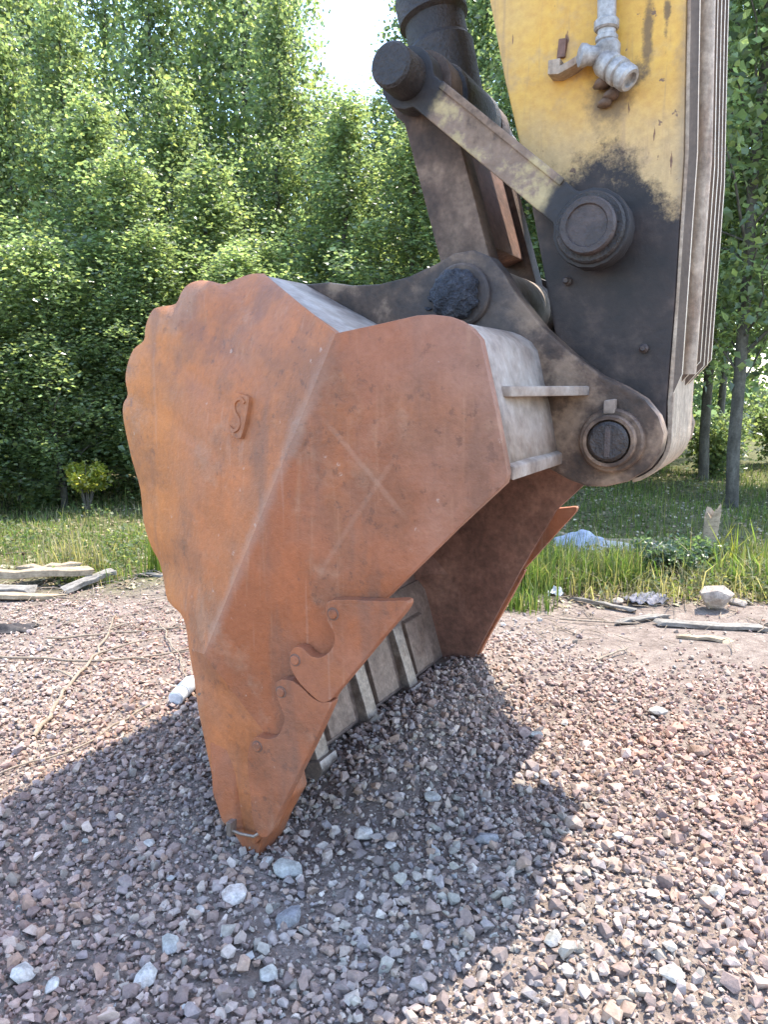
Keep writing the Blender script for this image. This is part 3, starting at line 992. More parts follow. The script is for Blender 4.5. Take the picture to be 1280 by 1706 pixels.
# link pin end caked in dried grease
bm = bmesh.new()
bmesh.ops.create_icosphere(bm, subdivisions=4, radius=1)
rr = np.random.default_rng(5)
for v in bm.verts:
    n = math.sin(9 * v.co.x + 3) * math.cos(8 * v.co.z) * .08 + math.sin(21 * v.co.x + 4 * v.co.y) * math.sin(19 * v.co.z + 1) * .06 + rr.normal(0, .02)
    v.co *= 1 + n
    v.co = Vector((LPIN[0] - .01 + v.co.x * .068, .39 + v.co.y * .038, LPIN[1] + v.co.z * .066))
done(bm, 'grease_cake', 'grease_chunk', ear0, 80, False)
for q, s in (((-.085, .02, -.005), .024), ((-.062, .01, -.03), .020), ((-.10, .02, -.03), .014)):
    v, f = SV[7]
    link('grease_lump', np_mesh('grease_lump', v * s + np.array([LPIN[0] + q[0], .40 + q[1], LPIN[1] + q[2]]), f, False), 'grease_chunk', ear0)
lathe('link_pin', [(0, .05), (.69, .05)], (LPIN[0], .405, LPIN[1]), (0, 1, 0), 'grease', bucket, 28)

# gussets between box and ears
def slab(name, poly, z0, z1, mat, parent, bevel=.005):
    bm = bmesh.new()
    A = [bm.verts.new((p[0], p[1], z0)) for p in poly]
    B = [bm.verts.new((p[0], p[1], z1)) for p in poly]
    bm.faces.new(A); bm.faces.new(B[::-1])
    for i in range(len(A)):
        j = (i + 1) % len(A)
        bm.faces.new((A[j], A[i], B[i], B[j]))
    bmesh.ops.recalc_face_normals(bm, faces=bm.faces)
    bmesh.ops.bevel(bm, geom=bm.edges[:], offset=bevel, segments=2, affect='EDGES', profile=.6, clamp_overlap=True)
    return done(bm, name, mat, parent, 50)
slab('gusset', [(.655, .09), (.705, .09), (.800, .419), (.655, .419)], 1.276, 1.300, 'dusty', bucket)
slab('gusset', [(.655, BW - .09), (.705, BW - .09), (.800, 1.081), (.655, 1.081)], 1.276, 1.300, 'dusty', bucket)
# cross tube between the ears below the stick
lathe('cross_tube', [(0, .055), (.52, .055)], (.66, .49, 1.30), (0, 1, 0), 'rust_dark', bucket, 28)

# ---------------------------------------------------------------- the arm
arm = empty('excavator', (TX, TY, 0), -PHI)
tag(arm, 'yellow excavator reaching down with its greasy arm, levers and pins', 'excavator')
TPIN = (.268, 2.120)
SPIN = (.779, 1.685)
ST = [(.135, 3.65), (.459, 2.31), (.506, 2.11), (.562, 1.907), (.630, 1.609), (.670, 1.433), (.700, 1.305), (.738, 1.20)]
for k in range(9):
    a = math.radians(185 + 160 * k / 8)
    ST.append((PIN[0] + .113 * math.cos(a), PIN[1] + .113 * math.sin(a)))
ST += [(.968, 1.25), (.973, 1.512), (.973, 1.852), (.957, 2.201), (.90, 3.65)]
stick = prism('stick', ST, .54, .985, 'yellow', arm, .010)
# edge strip down the near right corner, then face plate, pipe and wear bars on the cab side
bars = [(.990, .560, .012, .010), (.995, .712, .011, .026), (1.000, .786, .011, .028), (1.002, .860, .011, .030), (1.004, .934, .011, .030)]
fp_out = [(PIN[0] + .124 * math.cos(math.radians(a)), PIN[1] + .124 * math.sin(math.radians(a))) for a in range(-75, 15, 10)]
fp_in = [(PIN[0] + .1135 * math.cos(math.radians(a)), PIN[1] + .1135 * math.sin(math.radians(a))) for a in range(-75, 15, 10)]
prism('face_plate', fp_out + [(.982, 1.29), (.984, 1.86), (.966, 2.22), (.91, 3.60), (.9015, 3.60), (.9575, 2.205), (.9735, 1.852), (.9735, 1.512), (.9690, 1.26)] + fp_in[::-1], .548, .978, 'face_plate', stick, .002)
def bar_out(d0, d1, zend):
    r = []
    for (a, z) in ((.980, zend), (.982, 1.86), (.965, 2.215), (.909, 3.58)):
        r.append((a + d0, z))
    l = []
    for (a, z) in ((.980, zend + .06), (.982, 1.86), (.965, 2.215), (.909, 3.58)):
        l.append((a + d1, z))
    return r + l[::-1]
for bb, d1, ze in ((.556, .020, 1.27), (.700, .046, 1.305), (.775, .048, 1.295), (.850, .050, 1.30), (.925, .052, 1.315), (.972, .046, 1.33)):
    prism('wear_bar', bar_out(-.002, d1, ze), bb - .008, bb + .008, 'wear_bar', stick, .003)
tube('steel_pipe', [(1.005, .625, 1.33), (1.008, .625, 1.86), (.992, .625, 2.215), (.936, .625, 3.55)], [.020] * 4, 'face_plate', stick, 14)

# levers from the stick to the top of the linkage
def lever(b0, b1, sg):
    g = prism('guide_link', capsule(TPIN, SPIN, .080, .046, .096), b0, b1, 'lever', arm, .008)
    out = b0 if sg < 0 else b1
    lathe('link_boss', [(-.004, .086), (.012, .085), (.017, .081), (.017, .066)], (SPIN[0], out, SPIN[1]), (0, sg, 0), 'grease', g, 44)
    lathe('pin_cap', [(0, .069), (.034, .068), (.040, .064), (.040, .051), (.035, .048), (.035, .02)], (SPIN[0], out, SPIN[1]), (0, sg, 0), 'grease_brown', g, 44)
    return g
gl = lever(.435, .505, -1)
gl['label'] = 'dusty near lever of the bucket linkage'
# narrow rib along the upper edge of the lever
d = np.array(SPIN) - np.array(TPIN); d /= np.linalg.norm(d); e = np.array([-d[1], d[0]])
p0 = np.array(TPIN) + d * .10; p1 = np.array(SPIN) - d * .13
prism('edge_rib', [tuple(p0 + e * .0485), tuple(p1 + e * .0485), tuple(p1 + e * .030), tuple(p0 + e * .030)], .428, .436, 'lever', gl, .003)
lever(1.02, 1.09, 1)
lathe('stick_pin', [(0, .045), (.66, .045)], (SPIN[0], .42, SPIN[1]), (0, 1, 0), 'grease', arm, 32)
# top pin with its heavy end caps
lathe('top_pin', [(0, .050), (.008, .057), (.105, .059), (.112, .056), (.115, .05), (.79, .05), (.795, .062), (.85, .066), (.86, .056)], (TPIN[0], .335, TPIN[1]), (0, 1, 0), 'grease', arm, 40)
# bucket link: two arms
for b0, b1 in ((.515, .60), (.925, 1.005)):
    prism('link_arm', capsule(TPIN, LPIN, .098, .072, .100), b0, b1, 'brown_link', arm, .008)
prism('link_web', [(.30, 1.98), (.36, 2.0), (.45, 1.70), (.39, 1.68)], .60, .925, 'rust_dark', arm, .006)
lathe('link_bush', [(0, .098), (.455, .098)], (LPIN[0], .522, LPIN[1]), (0, 1, 0), 'dusty', arm, 36)
# bucket cylinder rod coming down on the top pin
lathe('rod_eye', [(0, .100), (.012, .106), (.268, .106), (.28, .100)], (TPIN[0], .622, TPIN[1]), (0, 1, 0), 'grease', arm, 40)
rod_dir = (-.26, 0, 1)
lathe('rod_head', [(.04, .098), (.20, .102), (.215, .092), (.28, .092), (.29, .106), (.36, .106), (.37, .096), (1.5, .096)], (TPIN[0], .762, TPIN[1]), rod_dir, 'grease', arm, 36)
# grease fitting block on the arm
fit = tube('fitting_tube', [(.752, .50, 3.0), (.779, .50, 2.223), (.783, .50, 2.128)], [.0225] * 3, 'grey_fitting', stick, 18)
ft = lambda nm, prof, p, ax, mt='grey_fitting': lathe(nm, prof, p, ax, mt, stick, 22)
ft('fitting_collar', [(0, .026), (.004, .030), (.020, .030), (.024, .026)], (.781, .50, 2.155), (0, 0, 1), 'grey_fitting')
ft('fitting_collar', [(0, .024), (.003, .027), (.012, .027), (.015, .024)], (.783, .50, 2.128), (0, 0, 1), 'grey_fitting')
ft('fitting_body', [(0, .020), (.006, .030), (.062, .031), (.072, .024)], (.787, .50, 2.058), (-.02, 0, 1))
ft('fitting_knob', [(0, .022), (.045, .022), (.055, .026), (.066, .026), (.070, .018)], (.785, .50, 2.095), (-.85, -.5, .05))
ax = Vector((.072, -.02, -.062))
ft('fitting_elbow', [(-.01, .026), (.005, .032), (.034, .032), (.037, .027), (.043, .027), (.046, .033), (.060, .033), (.063, .027), (.068, .027), (.070, .031), (.088, .031), (.096, .026), (.096, .018), (.085, .016)], (.778, .497, 2.085), ax)
prism('fitting_bracket', [(.640, 2.078), (.668, 2.074), (.705, 2.086), (.745, 2.108), (.745, 2.124), (.70, 2.104), (.672, 2.094), (.672, 2.112), (.640, 2.112)], .490, .542, 'face_plate', stick, .004)
prism('rubber_pad', [(.650, 2.128), (.672, 2.128), (.674, 2.172), (.654, 2.174)], .530, .5395, 'rust_dark', stick, .003)
for q, s in (((.770, .520, 2.045), .034), ((.790, .525, 2.015), .030), ((.775, .528, 2.000), .026), ((.805, .525, 2.035), .024)):
    v, f = SV[3]
    link('grease_lump', np_mesh('grease_lump', v * s + np.array(q), f, True), 'brown_link', stick)
# grease nipples and a bolt on the black patch
for (a, z) in ((.700, 1.575), (.905, 1.395)):
    lathe('grease_nipple', [(0, .012), (.012, .012), (.016, .008), (.024, .006)], (a, .5395, z), (0, -1, 0), 'grease_brown', stick, 12)

# ---------------------------------------------------------------- vegetation
def leaf_cards(P, size, r, cols, up=.35):
    """one folded poplar leaf per point"""
    n = len(P)
    N = r.normal(size=(n, 3)); N[:, 2] = np.abs(N[:, 2]) + up
    N /= np.linalg.norm(N, axis=1)[:, None]
    T = r.normal(size=(n, 3)); T[:, 2] -= .6
    T -= N * (T * N).sum(1)[:, None]
    T /= np.linalg.norm(T, axis=1)[:, None]
    B = np.cross(N, T)
    s = (size * np.exp(r.normal(0, .22, n)))[:, None]
    V = np.stack([P - T * .5 * s, P + B * .43 * s - T * .08 * s + N * .10 * s, P + T * .58 * s, P - B * .43 * s - T * .08 * s + N * .10 * s], 1)
    F = np.arange(4 * n).reshape(n, 4)
    return V.reshape(-1, 3), F, np.repeat(cols, 4, axis=0)

LEAFPAL = np.array([(.108, .146, .070), (.126, .164, .078), (.146, .180, .086), (.102, .140, .080), (.166, .192, .078), (.116, .154, .090)])
def leaf_cols(n, r, pal=LEAFPAL, sd=.18):
    return pal[r.integers(0, len(pal), n)] * np.exp(r.normal(0, sd, (n, 1)))

def make_tree(name, seed, H, base, rad, nleaf, lsize):
    r = np.random.default_rng(seed)
    root = empty(name)
    n = 14
    zz = np.linspace(0, H, n)
    path = np.stack([.05 * np.cumsum(r.normal(0, .5, n)) , .05 * np.cumsum(r.normal(0, .5, n)), zz], -1)
    path[0, :2] = 0
    r_base = .0066 * H + .006
    Vs, Fs = [], []
    def add(V, F):
        o = sum(len(v) for v in Vs)
        Vs.append(V); Fs.append(F + o)
    add(*tube_np(path, r_base * (1 - zz / H) ** .8 + .008, 8))
    pts = []; cl = []
    nb = 74
    for k in range(nb):
        t = base / H + (1 - base / H) * (k + r.uniform(0, 1)) / nb
        z = t * H
        o = np.array([np.interp(z, zz, path[:, 0]), np.interp(z, zz, path[:, 1]), z])
        az = k * 2.4 + r.uniform(-.5, .5)
        prof = math.sin(math.pi * min(1, max(.12, .18 + .82 * t)) ** .9) ** .7
        L = rad * (0.35 + .9 * prof) * r.uniform(.7, 1.2) * (1 - .55 * t ** 2)
        el = math.radians(r.uniform(28, 58))
        d = np.array([math.cos(az) * math.cos(el), math.sin(az) * math.cos(el), math.sin(el)])
        q = [o]
        for j in range(1, 5):
            d2 = d + np.array([0, 0, -.10 + .06 * j]) + r.normal(0, .10, 3)
            q.append(q[-1] + d2 * L / 4)
        q = np.array(q)
        rb = .004 + .012 * (1 - t) * L
        add(*tube_np(q, np.linspace(rb, .002, 5), 4))
        # leaf clumps along the branch
        m = max(4, int(nleaf / nb * (.4 + .6 * L / rad)))
        nc = 7
        for c_ in range(nc):
            s_ = r.uniform(.15, 1.08)
            ctr = np.array([np.interp(s_ * 4, range(5), q[:, a]) for a in range(3)]) + r.normal(0, .12, 3)
            mm = m // nc
            g_ = r.normal(0, 1, (mm, 3)) * np.array([.15, .15, .18])
            pts.append(ctr + g_)
            cl.append(np.full(mm, math.exp(r.normal(0, .20))))
    P = np.concatenate(pts); cf = np.concatenate(cl)
    P[:, 2] = np.maximum(P[:, 2], .12)
    cols = leaf_cols(len(P), r) * cf[:, None]
    V, F, tint = leaf_cards(P, lsize, r, cols)
    link('trunk', np_mesh('trunk', np.concatenate(Vs), np.concatenate(Fs), True), 'bark', root)
    link('crown', np_mesh('crown', V, F, False, tint), 'leaf', root)
    return root

def copy_tree(o):
    c = o.copy(); C.objects.link(c)
    for ch in o.children:
        d_ = ch.copy(); C.objects.link(d_); d_.parent = c
    return c

protos = [make_tree('poplar_tree', 100 + k, h_, b_, rd, nl, .074) for k, (h_, b_, rd, nl) in enumerate(
    [(9.0, .45, 1.30, 20000), (8.4, .40, 1.40, 20000), (9.6, .6, 1.25, 20000), (8.8, 1.3, 1.40, 19000), (7.6, .40, 1.35, 19000)])]
used = [False] * len(protos)
ORD = ['first', 'second', 'third', 'fourth', 'fifth', 'sixth', 'seventh', 'eighth', 'ninth', 'tenth', 'eleventh', 'twelfth', 'thirteenth', 'fourteenth', 'fifteenth']
def sky_limit(x, y):
    """the open gap between the crowns, seen as low trees"""
    t = x / y
    if -.135 < t < .015:
        return .37
    if .015 <= t < .07:
        return .52
    return 9
def plant(x, y, kind, sc, label, group, rz):
    p = protos[kind]
    if used[kind]:
        o = copy_tree(p)
    else:
        o = p; used[kind] = True
    hgt_full = (9.0, 8.4, 9.6, 8.8, 7.6)[kind] + .5
    lim = 1.3 + y * sky_limit(x, y)
    sc = min(sc, lim / hgt_full)
    wide = min(max(sc, .74), 1.1)
    o.location = (x, y, float(hgt(x, y)) - .03)
    o.rotation_euler = (0, 0, rz)
    o.scale = (wide, wide, sc)
    tag(o, label, 'tree', group)
    return o
rt = np.random.default_rng(77)
front_l = [(-5.7, 8.7), (-4.95, 9.2), (-4.2, 8.6), (-3.5, 9.2), (-2.75, 8.7), (-2.05, 9.3), (-1.3, 8.8), (-.55, 9.4), (.2, 9.0), (.95, 9.5)]
front_r = [(1.75, 9.4), (2.45, 10.0), (3.15, 10.3), (3.88, 8.25), (4.55, 10.6), (5.25, 9.0), (6.2, 9.9)]
# the grove rises from young trees in front to full-grown ones behind
for k, (x, y) in enumerate(front_l):
    plant(x, y, [0, 1, 4, 2, 0, 1, 4, 2, 0, 1][k], rt.uniform(.36, .50), f'young leafy poplar behind the bucket, {ORD[k]} from the left in the front row', 'front row of poplars', rt.uniform(0, 6.28))
for k, (x, y) in enumerate(front_r):
    plant(x, y, [2, 0, 1, 3, 3, 3, 3][k], [.6, .8, .95, 1.05, 1.0, 1.1, 1.0][k], f'green poplar behind the arm, {ORD[len(front_r) - 1 - k]} from the right in the front row', 'front row of poplars', rt.uniform(0, 6.28))
for y0, x0, x1, st, s0, s1 in ((11.0, -7.6, 1.6, 1.15, .60, .78), (13.1, -9.2, 4.4, 1.35, .90, 1.10), (15.6, -11, 8.8, 1.8, 1.15, 1.4)):
    x = x0
    while x < x1:
        xx, yy = x + rt.uniform(-.35, .35), y0 + rt.uniform(-.6, .6)
        if not (y0 > 11 and .47 < xx / yy < .53):
            plant(xx, yy, int(rt.integers(0, 5)), rt.uniform(s0, s1), 'poplar standing deeper in the grove, behind the front row of trees', 'poplars deeper in the grove', rt.uniform(0, 6.28))
        x += st

# far belt of trees beyond the clearing, one mass
def far_wood():
    r = np.random.default_rng(9)
    Vs, Fs, Cs = [], [], []; off = 0
    P = []
    for k in range(150):
        x = r.uniform(-30, 34); y = r.uniform(27, 34); h = r.uniform(7, 10)
        n = 330
        p = r.normal(0, 1, (n, 3)) * np.array([1.1, 1.1, 0]) + np.array([x, y, 0])
        p[:, 2] = .2 + (h - .2) * r.random(n) ** 1.15
        P.append(p)
    P = np.concatenate(P); P = P[P[:, 2] > .3]
    V, F, T = leaf_cards(P, .30, r, leaf_cols(len(P), r))
    o = link('distant_wood', np_mesh('distant_wood', V, F, False, T), 'leaf')
    tag(o, 'far green wood beyond the clearing behind the grove', 'wood', kind='stuff')
far_wood()

def blades(P, h, w, r, cols, lean=.35):
    n = len(P)
    az = r.uniform(0, 2 * math.pi, n)
    d = np.stack([np.cos(az), np.sin(az), np.zeros(n)], -1)
    e = np.stack([-np.sin(az), np.cos(az), np.zeros(n)], -1)
    ln = np.abs(r.normal(0, lean, n))[:, None]
    H_ = h[:, None]; Wd = w[:, None]
    up = np.array([0, 0, 1.])
    p0 = P; p1 = P + up * H_ * .55 + d * ln * H_ * .25; p2 = P + up * H_ * (1 - .25 * ln) + d * ln * H_ * .9
    V = np.stack([p0 - e * Wd, p0 + e * Wd, p1 - e * Wd * .8, p1 + e * Wd * .8, p2 - e * Wd * .08, p2 + e * Wd * .08], 1)
    b = (np.arange(n) * 6)[:, None]
    F = np.concatenate([b + np.array([0, 1, 3, 2]), b + np.array([2, 3, 5, 4])], 0)
    return V.reshape(-1, 3), F, np.repeat(cols, 6, axis=0)
GPAL = np.array([(.085, .135, .030), (.110, .155, .040), (.14, .17, .055), (.20, .19, .085), (.075, .125, .035), (.26, .225, .12)])
def lawn(name, label, n, region, h0, w0, seed, pal, lean=.4):
    r = np.random.default_rng(seed)
    P = region(r, n)
    P = np.concatenate([P, hgt(P[:, 0], P[:, 1])[:, None] - .005], 1)
    h = h0 * np.exp(r.normal(0, .35, len(P)))
    V, F, T = blades(P, h, np.full(len(P), w0) * np.exp(r.normal(0, .25, len(P))), r, leaf_cols(len(P), r, pal, .2), lean)
    o = link(name, np_mesh(name, V, F, False, T), 'grass_blade')
    tag(o, label, 'grass', kind='stuff')
def reg_left(r, n):
    y = 4.75 + 5.2 * r.random(n) ** 1.25
    x = r.uniform(-.72, .05, n) * y - .6 + r.normal(0, .1, n)
    dens = .5 + .5 * np.sin(2.7 * x + 1.1 * y) * np.sin(2.1 * y - x)
    ok = (r.random(n) < .35 + .65 * dens) & (y > yb(x) + .22 * np.sin(4 * x) + .35)
    return np.stack([x, y], -1)[ok]
lawn('grass', 'pale green tangled grass and weeds in front of the left trees', 30000, reg_left, .075, .0034, 31, GPAL * np.array([1.4, 1.3, 1.6]), .6)
def reg_right(r, n):
    y = 4.9 + 7 * r.random(n) ** 1.2
    x = r.uniform(.05, .75, n) * y + r.normal(0, .1, n)
    dens = .5 + .5 * np.sin(2.2 * x + .7 * y) * np.sin(1.9 * y - 1.4 * x)
    ok = (r.random(n) < .25 + .6 * dens)
    return np.stack([x, y], -1)[ok]
lawn('grass', 'thin shaded grass on the forest floor right of the bucket', 22000, reg_right, .085, .0042, 32, GPAL[:4] * .95)
def reg_far(r, n):
    y = r.uniform(17.5, 27, n)
    x = r.uniform(.33, .60, n) * y
    return np.stack([x, y], -1)
lawn('grass', 'bright sunlit grass in the clearing far behind the right trees', 9000, reg_far, .13, .014, 33, np.array([(.12, .145, .05), (.15, .165, .065), (.19, .18, .09)]))
def reg_farl(r, n):
    y = r.uniform(12, 26, n)
    x = r.uniform(-.62, -.2, n) * y
    return np.stack([x, y], -1)
lawn('grass', 'sunlit grass glimpsed between the trunks far left', 9000, reg_farl, .22, .02, 34, np.array([(.13, .17, .04), (.17, .19, .06)]))

def ground_weeds(name, label, n, region, seed, h, ls, pal):
    r = np.random.default_rng(seed)
    P = region(r, n)
    ctr = P[r.integers(0, len(P), max(1, len(P) // 26))]
    P = ctr[r.integers(0, len(ctr), len(P))] + r.normal(0, .05, (len(P), 2))
    z = hgt(P[:, 0], P[:, 1]) + h * r.random(len(P)) ** 1.6
    V, F, T = leaf_cards(np.column_stack([P, z]), ls, r, leaf_cols(len(P), r, pal, .25), .8)
    o = link(name, np_mesh(name, V, F, False, T), 'grass_blade')
    tag(o, label, 'weeds', kind='stuff')
ground_weeds('ground_weeds', 'small leafy weeds mixed into the grass on the left', 17000, reg_left, 35, .13, .026, np.array([(.10, .14, .05), (.15, .18, .08), (.22, .22, .13), (.085, .125, .05)]))
ground_weeds('ground_weeds', 'small leafy weeds over the forest floor on the right', 12000, reg_right, 36, .10, .026, np.array([(.085, .125, .05), (.13, .16, .07), (.20, .19, .11)]))

def reg_edge(r, n):
    x = r.uniform(.75, 3.0, n); y = 4.35 + 1.3 * r.random(n)
    return np.stack([x, y], -1)[y > yb(x) + .55]
ground_weeds('ground_weeds', 'low mixed weeds among the tall grass right of the bucket', 9000, reg_edge, 37, .12, .024, np.array([(.09, .125, .05), (.14, .16, .07), (.20, .18, .10), (.07, .10, .05)]))
lawn('grass', 'dry bent straw among the tall grass right of the bucket', 3500, reg_edge, .15, .0026, 38, np.array([(.26, .22, .13), (.32, .27, .17), (.17, .17, .08)]), .9)

# fallen leaves and chaff
def litter():
    r = np.random.default_rng(41)
    n = 15000
    y = 4.3 + 8 * r.random(n) ** 1.3
    x = r.uniform(-.7, .7, n) * y
    k = y > yb(x) + .05
    P = np.stack([x[k], y[k], hgt(x[k], y[k]) + .006], -1)
    pal = np.array([(.34, .27, .17), (.25, .19, .11), (.42, .36, .25), (.17, .13, .08), (.30, .28, .18)])
    V, F, T = leaf_cards(P, .035, r, leaf_cols(len(P), r, pal, .2), up=2.2)
    o = link('leaf_litter', np_mesh('leaf_litter', V, F, False, T), 'litter')
    tag(o, 'dry fallen leaves scattered over the soil under the trees', 'leaf litter', kind='stuff')
litter()

def clump(name, x, y, n, h, spread, seed, label, cat='grass clump', pal=None, w=.0030, lean=.42, group=None):
    r = np.random.default_rng(seed)
    P = np.concatenate([r.normal(0, spread, (n, 2)) * np.array([1.0, .6]), np.zeros((n, 1))], 1)
    hh = h * np.clip(np.exp(r.normal(-.30, .42, n)), .2, 1.4)
    V, F, T = blades(P, hh, np.full(n, w) * np.exp(r.normal(0, .2, n)), r, leaf_cols(n, r, pal if pal is not None else GPAL[:3], .15), lean)
    o = link(name, np_mesh(name, V, F, False, T), 'grass_blade')
    o.location = (x, y, float(hgt(x, y)) - .01)
    tag(o, label, cat, group)
    return o
GREEN = np.array([(.080, .128, .034), (.105, .150, .042), (.070, .120, .030), (.14, .18, .06), (.22, .21, .10)])
clump('tall_grass', .93, 4.62, 620, .28, .13, 1, 'tall bright green grass clump right beside the bucket mouth', pal=GREEN, group='tall grass at the gravel edge')
clump('tall_grass', 1.14, 4.95, 520, .30, .13, 2, 'tall grass clump behind the one beside the bucket mouth', pal=GREEN, group='tall grass at the gravel edge')
clump('tall_grass', 1.46, 4.75, 640, .28, .13, 3, 'dense green grass clump in the middle, left of the dark weeds', pal=GREEN, group='tall grass at the gravel edge')
clump('tall_grass', .80, 4.25, 260, .17, .09, 4, 'short grass tuft at the gravel edge under the bucket mouth', pal=GREEN, group='tall grass at the gravel edge')
clump('weed', 2.42, 4.75, 230, .22, .17, 5, 'leafy reed-like weeds at the right edge of the picture', 'weed', pal=np.array([(.09, .15, .035), (.12, .17, .06), (.20, .22, .10)]), w=.008, lean=.55)
clump('weed', 2.55, 5.1, 160, .32, .14, 6, 'taller yellowish weeds behind the reed-like weeds on the right', 'weed', pal=np.array([(.20, .20, .05), (.14, .18, .05)]), w=.006, lean=.4)
clump('weed', -1.55, 5.05, 60, .42, .05, 7, 'single upright yellow-green weed left of the bucket', 'weed', pal=np.array([(.20, .25, .05), (.15, .20, .04)]), w=.007, lean=.25)
clump('weed', -2.2, 5.2, 160, .26, .12, 8, 'dry pale weeds behind the planks on the left', 'weed', pal=np.array([(.30, .25, .15), (.36, .31, .19), (.24, .22, .10)]), w=.004, lean=.5)

def bush(name, x, y, rad, h, n, lsize, seed, label, pal, cat='shrub', stem=.25):
    r = np.random.default_rng(seed)
    root = empty(name, (x, y, float(hgt(x, y)) - .02))
    Vs, Fs = [], []; pts = []
    for k in range(16):
        az = r.uniform(0, 6.28); d_ = rad * math.sqrt(r.random())
        q = np.array([[0, 0, 0], [d_ * .45 * math.cos(az), d_ * .45 * math.sin(az), h * .5], [d_ * math.cos(az), d_ * math.sin(az), h * r.uniform(.75, 1.0)]])
        V, F = tube_np(q, [.010, .006, .003], 5)
        o_ = sum(len(v) for v in Vs); Vs.append(V); Fs.append(F + o_)
        for c_ in range(4):
            s_ = r.uniform(stem, 1)
            ctr = np.array([np.interp(s_ * 2, range(3), q[:, a]) for a in range(3)])
            pts.append(ctr + r.normal(0, rad * .17, (n // 64, 3)) * np.array([1, 1, .75]))
    P = np.concatenate(pts); P[:, 2] = np.maximum(P[:, 2], .02)
    link('stem', np_mesh('stem', np.concatenate(Vs), np.concatenate(Fs), True), 'bark', root)
    V, F, T = leaf_cards(P, lsize, r, leaf_cols(len(P), r, pal, .2), .5)
    link('foliage', np_mesh('foliage', V, F, False, T), 'leaf', root)
    tag(root, label, cat)
    return root
bush('shrub', -2.95, 7.35, .24, .52, 2600, .034, 61, 'small yellow-green shrub on stems in front of the left tree trunks', np.array([(.19, .20, .035), (.15, .18, .035), (.23, .22, .05)]), stem=.6)
bush('weed_bush', 1.92, 4.95, .22, .27, 3600, .026, 62, 'low dark blue-green weeds between grass clump and grey rock', np.array([(.055, .085, .050), (.075, .105, .065), (.05, .08, .04)]), 'weed')
bush('weed_bush', 2.25, 5.25, .20, .24, 2200, .028, 63, 'dark leafy weeds at the foot of the broken stump', np.array([(.055, .09, .040), (.08, .12, .05)]), 'weed')
bush('shrub', -4.2, 7.0, .55, .85, 3600, .05, 64, 'loose green undergrowth at the far left edge', LEAFPAL * 1.05)
for k_, (x_, y_, r_, h_, lab_) in enumerate(((-4.75, 7.75, .60, 1.25, 'tall pale green bush at the left edge under the trees'), (-3.75, 8.15, .50, .95, 'pale green bush between the left edge and the yellow-green shrub'), (-2.35, 7.95, .50, .85, 'rounded green bush right behind the yellow-green shrub'), (-1.55, 8.0, .55, 1.0, 'green bush beside the heel of the bucket'))):
    bush('shrub', x_, y_, r_, h_, 4200, .05, 70 + k_, lab_, LEAFPAL * 1.05, stem=.1)
for k_, (x_, y_, r_, h_, lab_) in enumerate(((4.95, 11.3, .75, 1.0, 'shaded green bush between the right trunks'), (4.15, 11.8, .70, .9, 'green bush behind the arm foot, left of the right trunks'), (6.4, 12.2, .80, 1.3, 'green bush at the right edge beyond the trunks'))):
    bush('shrub', x_, y_, r_, h_, 3800, .06, 80 + k_, lab_, LEAFPAL * .9, stem=.1)
bush('shrub', -1.9, 6.9, .35, .42, 2200, .042, 65, 'low green undergrowth right of the yellow-green shrub', LEAFPAL)

# young poplars standing in front of the grove
for (x, y, kd, sc, lab) in ((-4.35, 7.7, 1, .34, 'small light green poplar sapling at the left edge in front of the grove'), (-3.45, 8.0, 4, .36, 'small poplar sapling left of the yellow-green shrub'), (-2.45, 8.3, 0, .32, 'small poplar sapling just behind the yellow-green shrub'), (-1.5, 8.1, 2, .28, 'small poplar sapling half hidden by the heel of the bucket')):
    o = plant(x, y, kd, sc, lab, 'young poplars before the grove', x * 3)
    o.scale = (.62, .62, min(sc, o.scale[2]))

# ---------------------------------------------------------------- odds and ends on the ground
def plank(x0, y0, x1, y1, w, th, mat, label, z0=.02, z1=.02, cat='plank', group=None, seed=0):
    r = np.random.default_rng(seed)
    L = math.hypot(x1 - x0, y1 - y0)
    bm = bmesh.new()
    n = 6
    rows = []
    for k in range(n + 1):
        t = k / n - .5
        ww = w * (1 + r.normal(0, .11)); zz = r.normal(0, th * .14)
        ex = 0
        rows.append([bm.verts.new((t * L + (r.normal(0, .035) if k in (0, n) else 0), s * ww / 2 + r.normal(0, .004), zz + q * th / 2 + r.normal(0, .002))) for s, q in ((-1, -1), (1, -1), (1, 1), (-1, 1))])
    for k in range(n):
        for j in range(4):
            i = (j + 1) % 4
            bm.faces.new((rows[k][j], rows[k][i], rows[k + 1][i], rows[k + 1][j]))
    bm.faces.new(rows[0][::-1]); bm.faces.new(rows[-1])
    bmesh.ops.recalc_face_normals(bm, faces=bm.faces)
    bmesh.ops.bevel(bm, geom=[e_ for e_ in bm.edges if e_.calc_face_angle(0) > .6], offset=min(th, w) * .08, segments=1, affect='EDGES', clamp_overlap=True)
    o = done(bm, 'plank', mat, None, 40, False)
    ga = float(hgt(x0, y0)) + z0; gb = float(hgt(x1, y1)) + z1
    o.location = ((x0 + x1) / 2, (y0 + y1) / 2, (ga + gb) / 2 + th / 2)
    o.rotation_euler = (r.normal(0, .06), -math.atan2(gb - ga, L), math.atan2(y1 - y0, x1 - x0))
    tag(o, label, cat, group)
    return o
gp = 'boards in the pile on the left'
plank(-2.62, 4.70, -1.95, 4.86, .10, .045, 'wood_pale', 'long pale board on top of the plank pile at the left', .075, .07, group=gp, seed=1)
plank(-2.05, 4.62, -1.80, 4.95, .085, .03, 'wood_grey', 'pinkish board leaning off the right end of the plank pile', .01, .05, group=gp, seed=2)
plank(-2.55, 4.42, -2.02, 4.50, .075, .028, 'wood_pale', 'short board in front of the plank pile on the left', .02, .005, group=gp, seed=3)
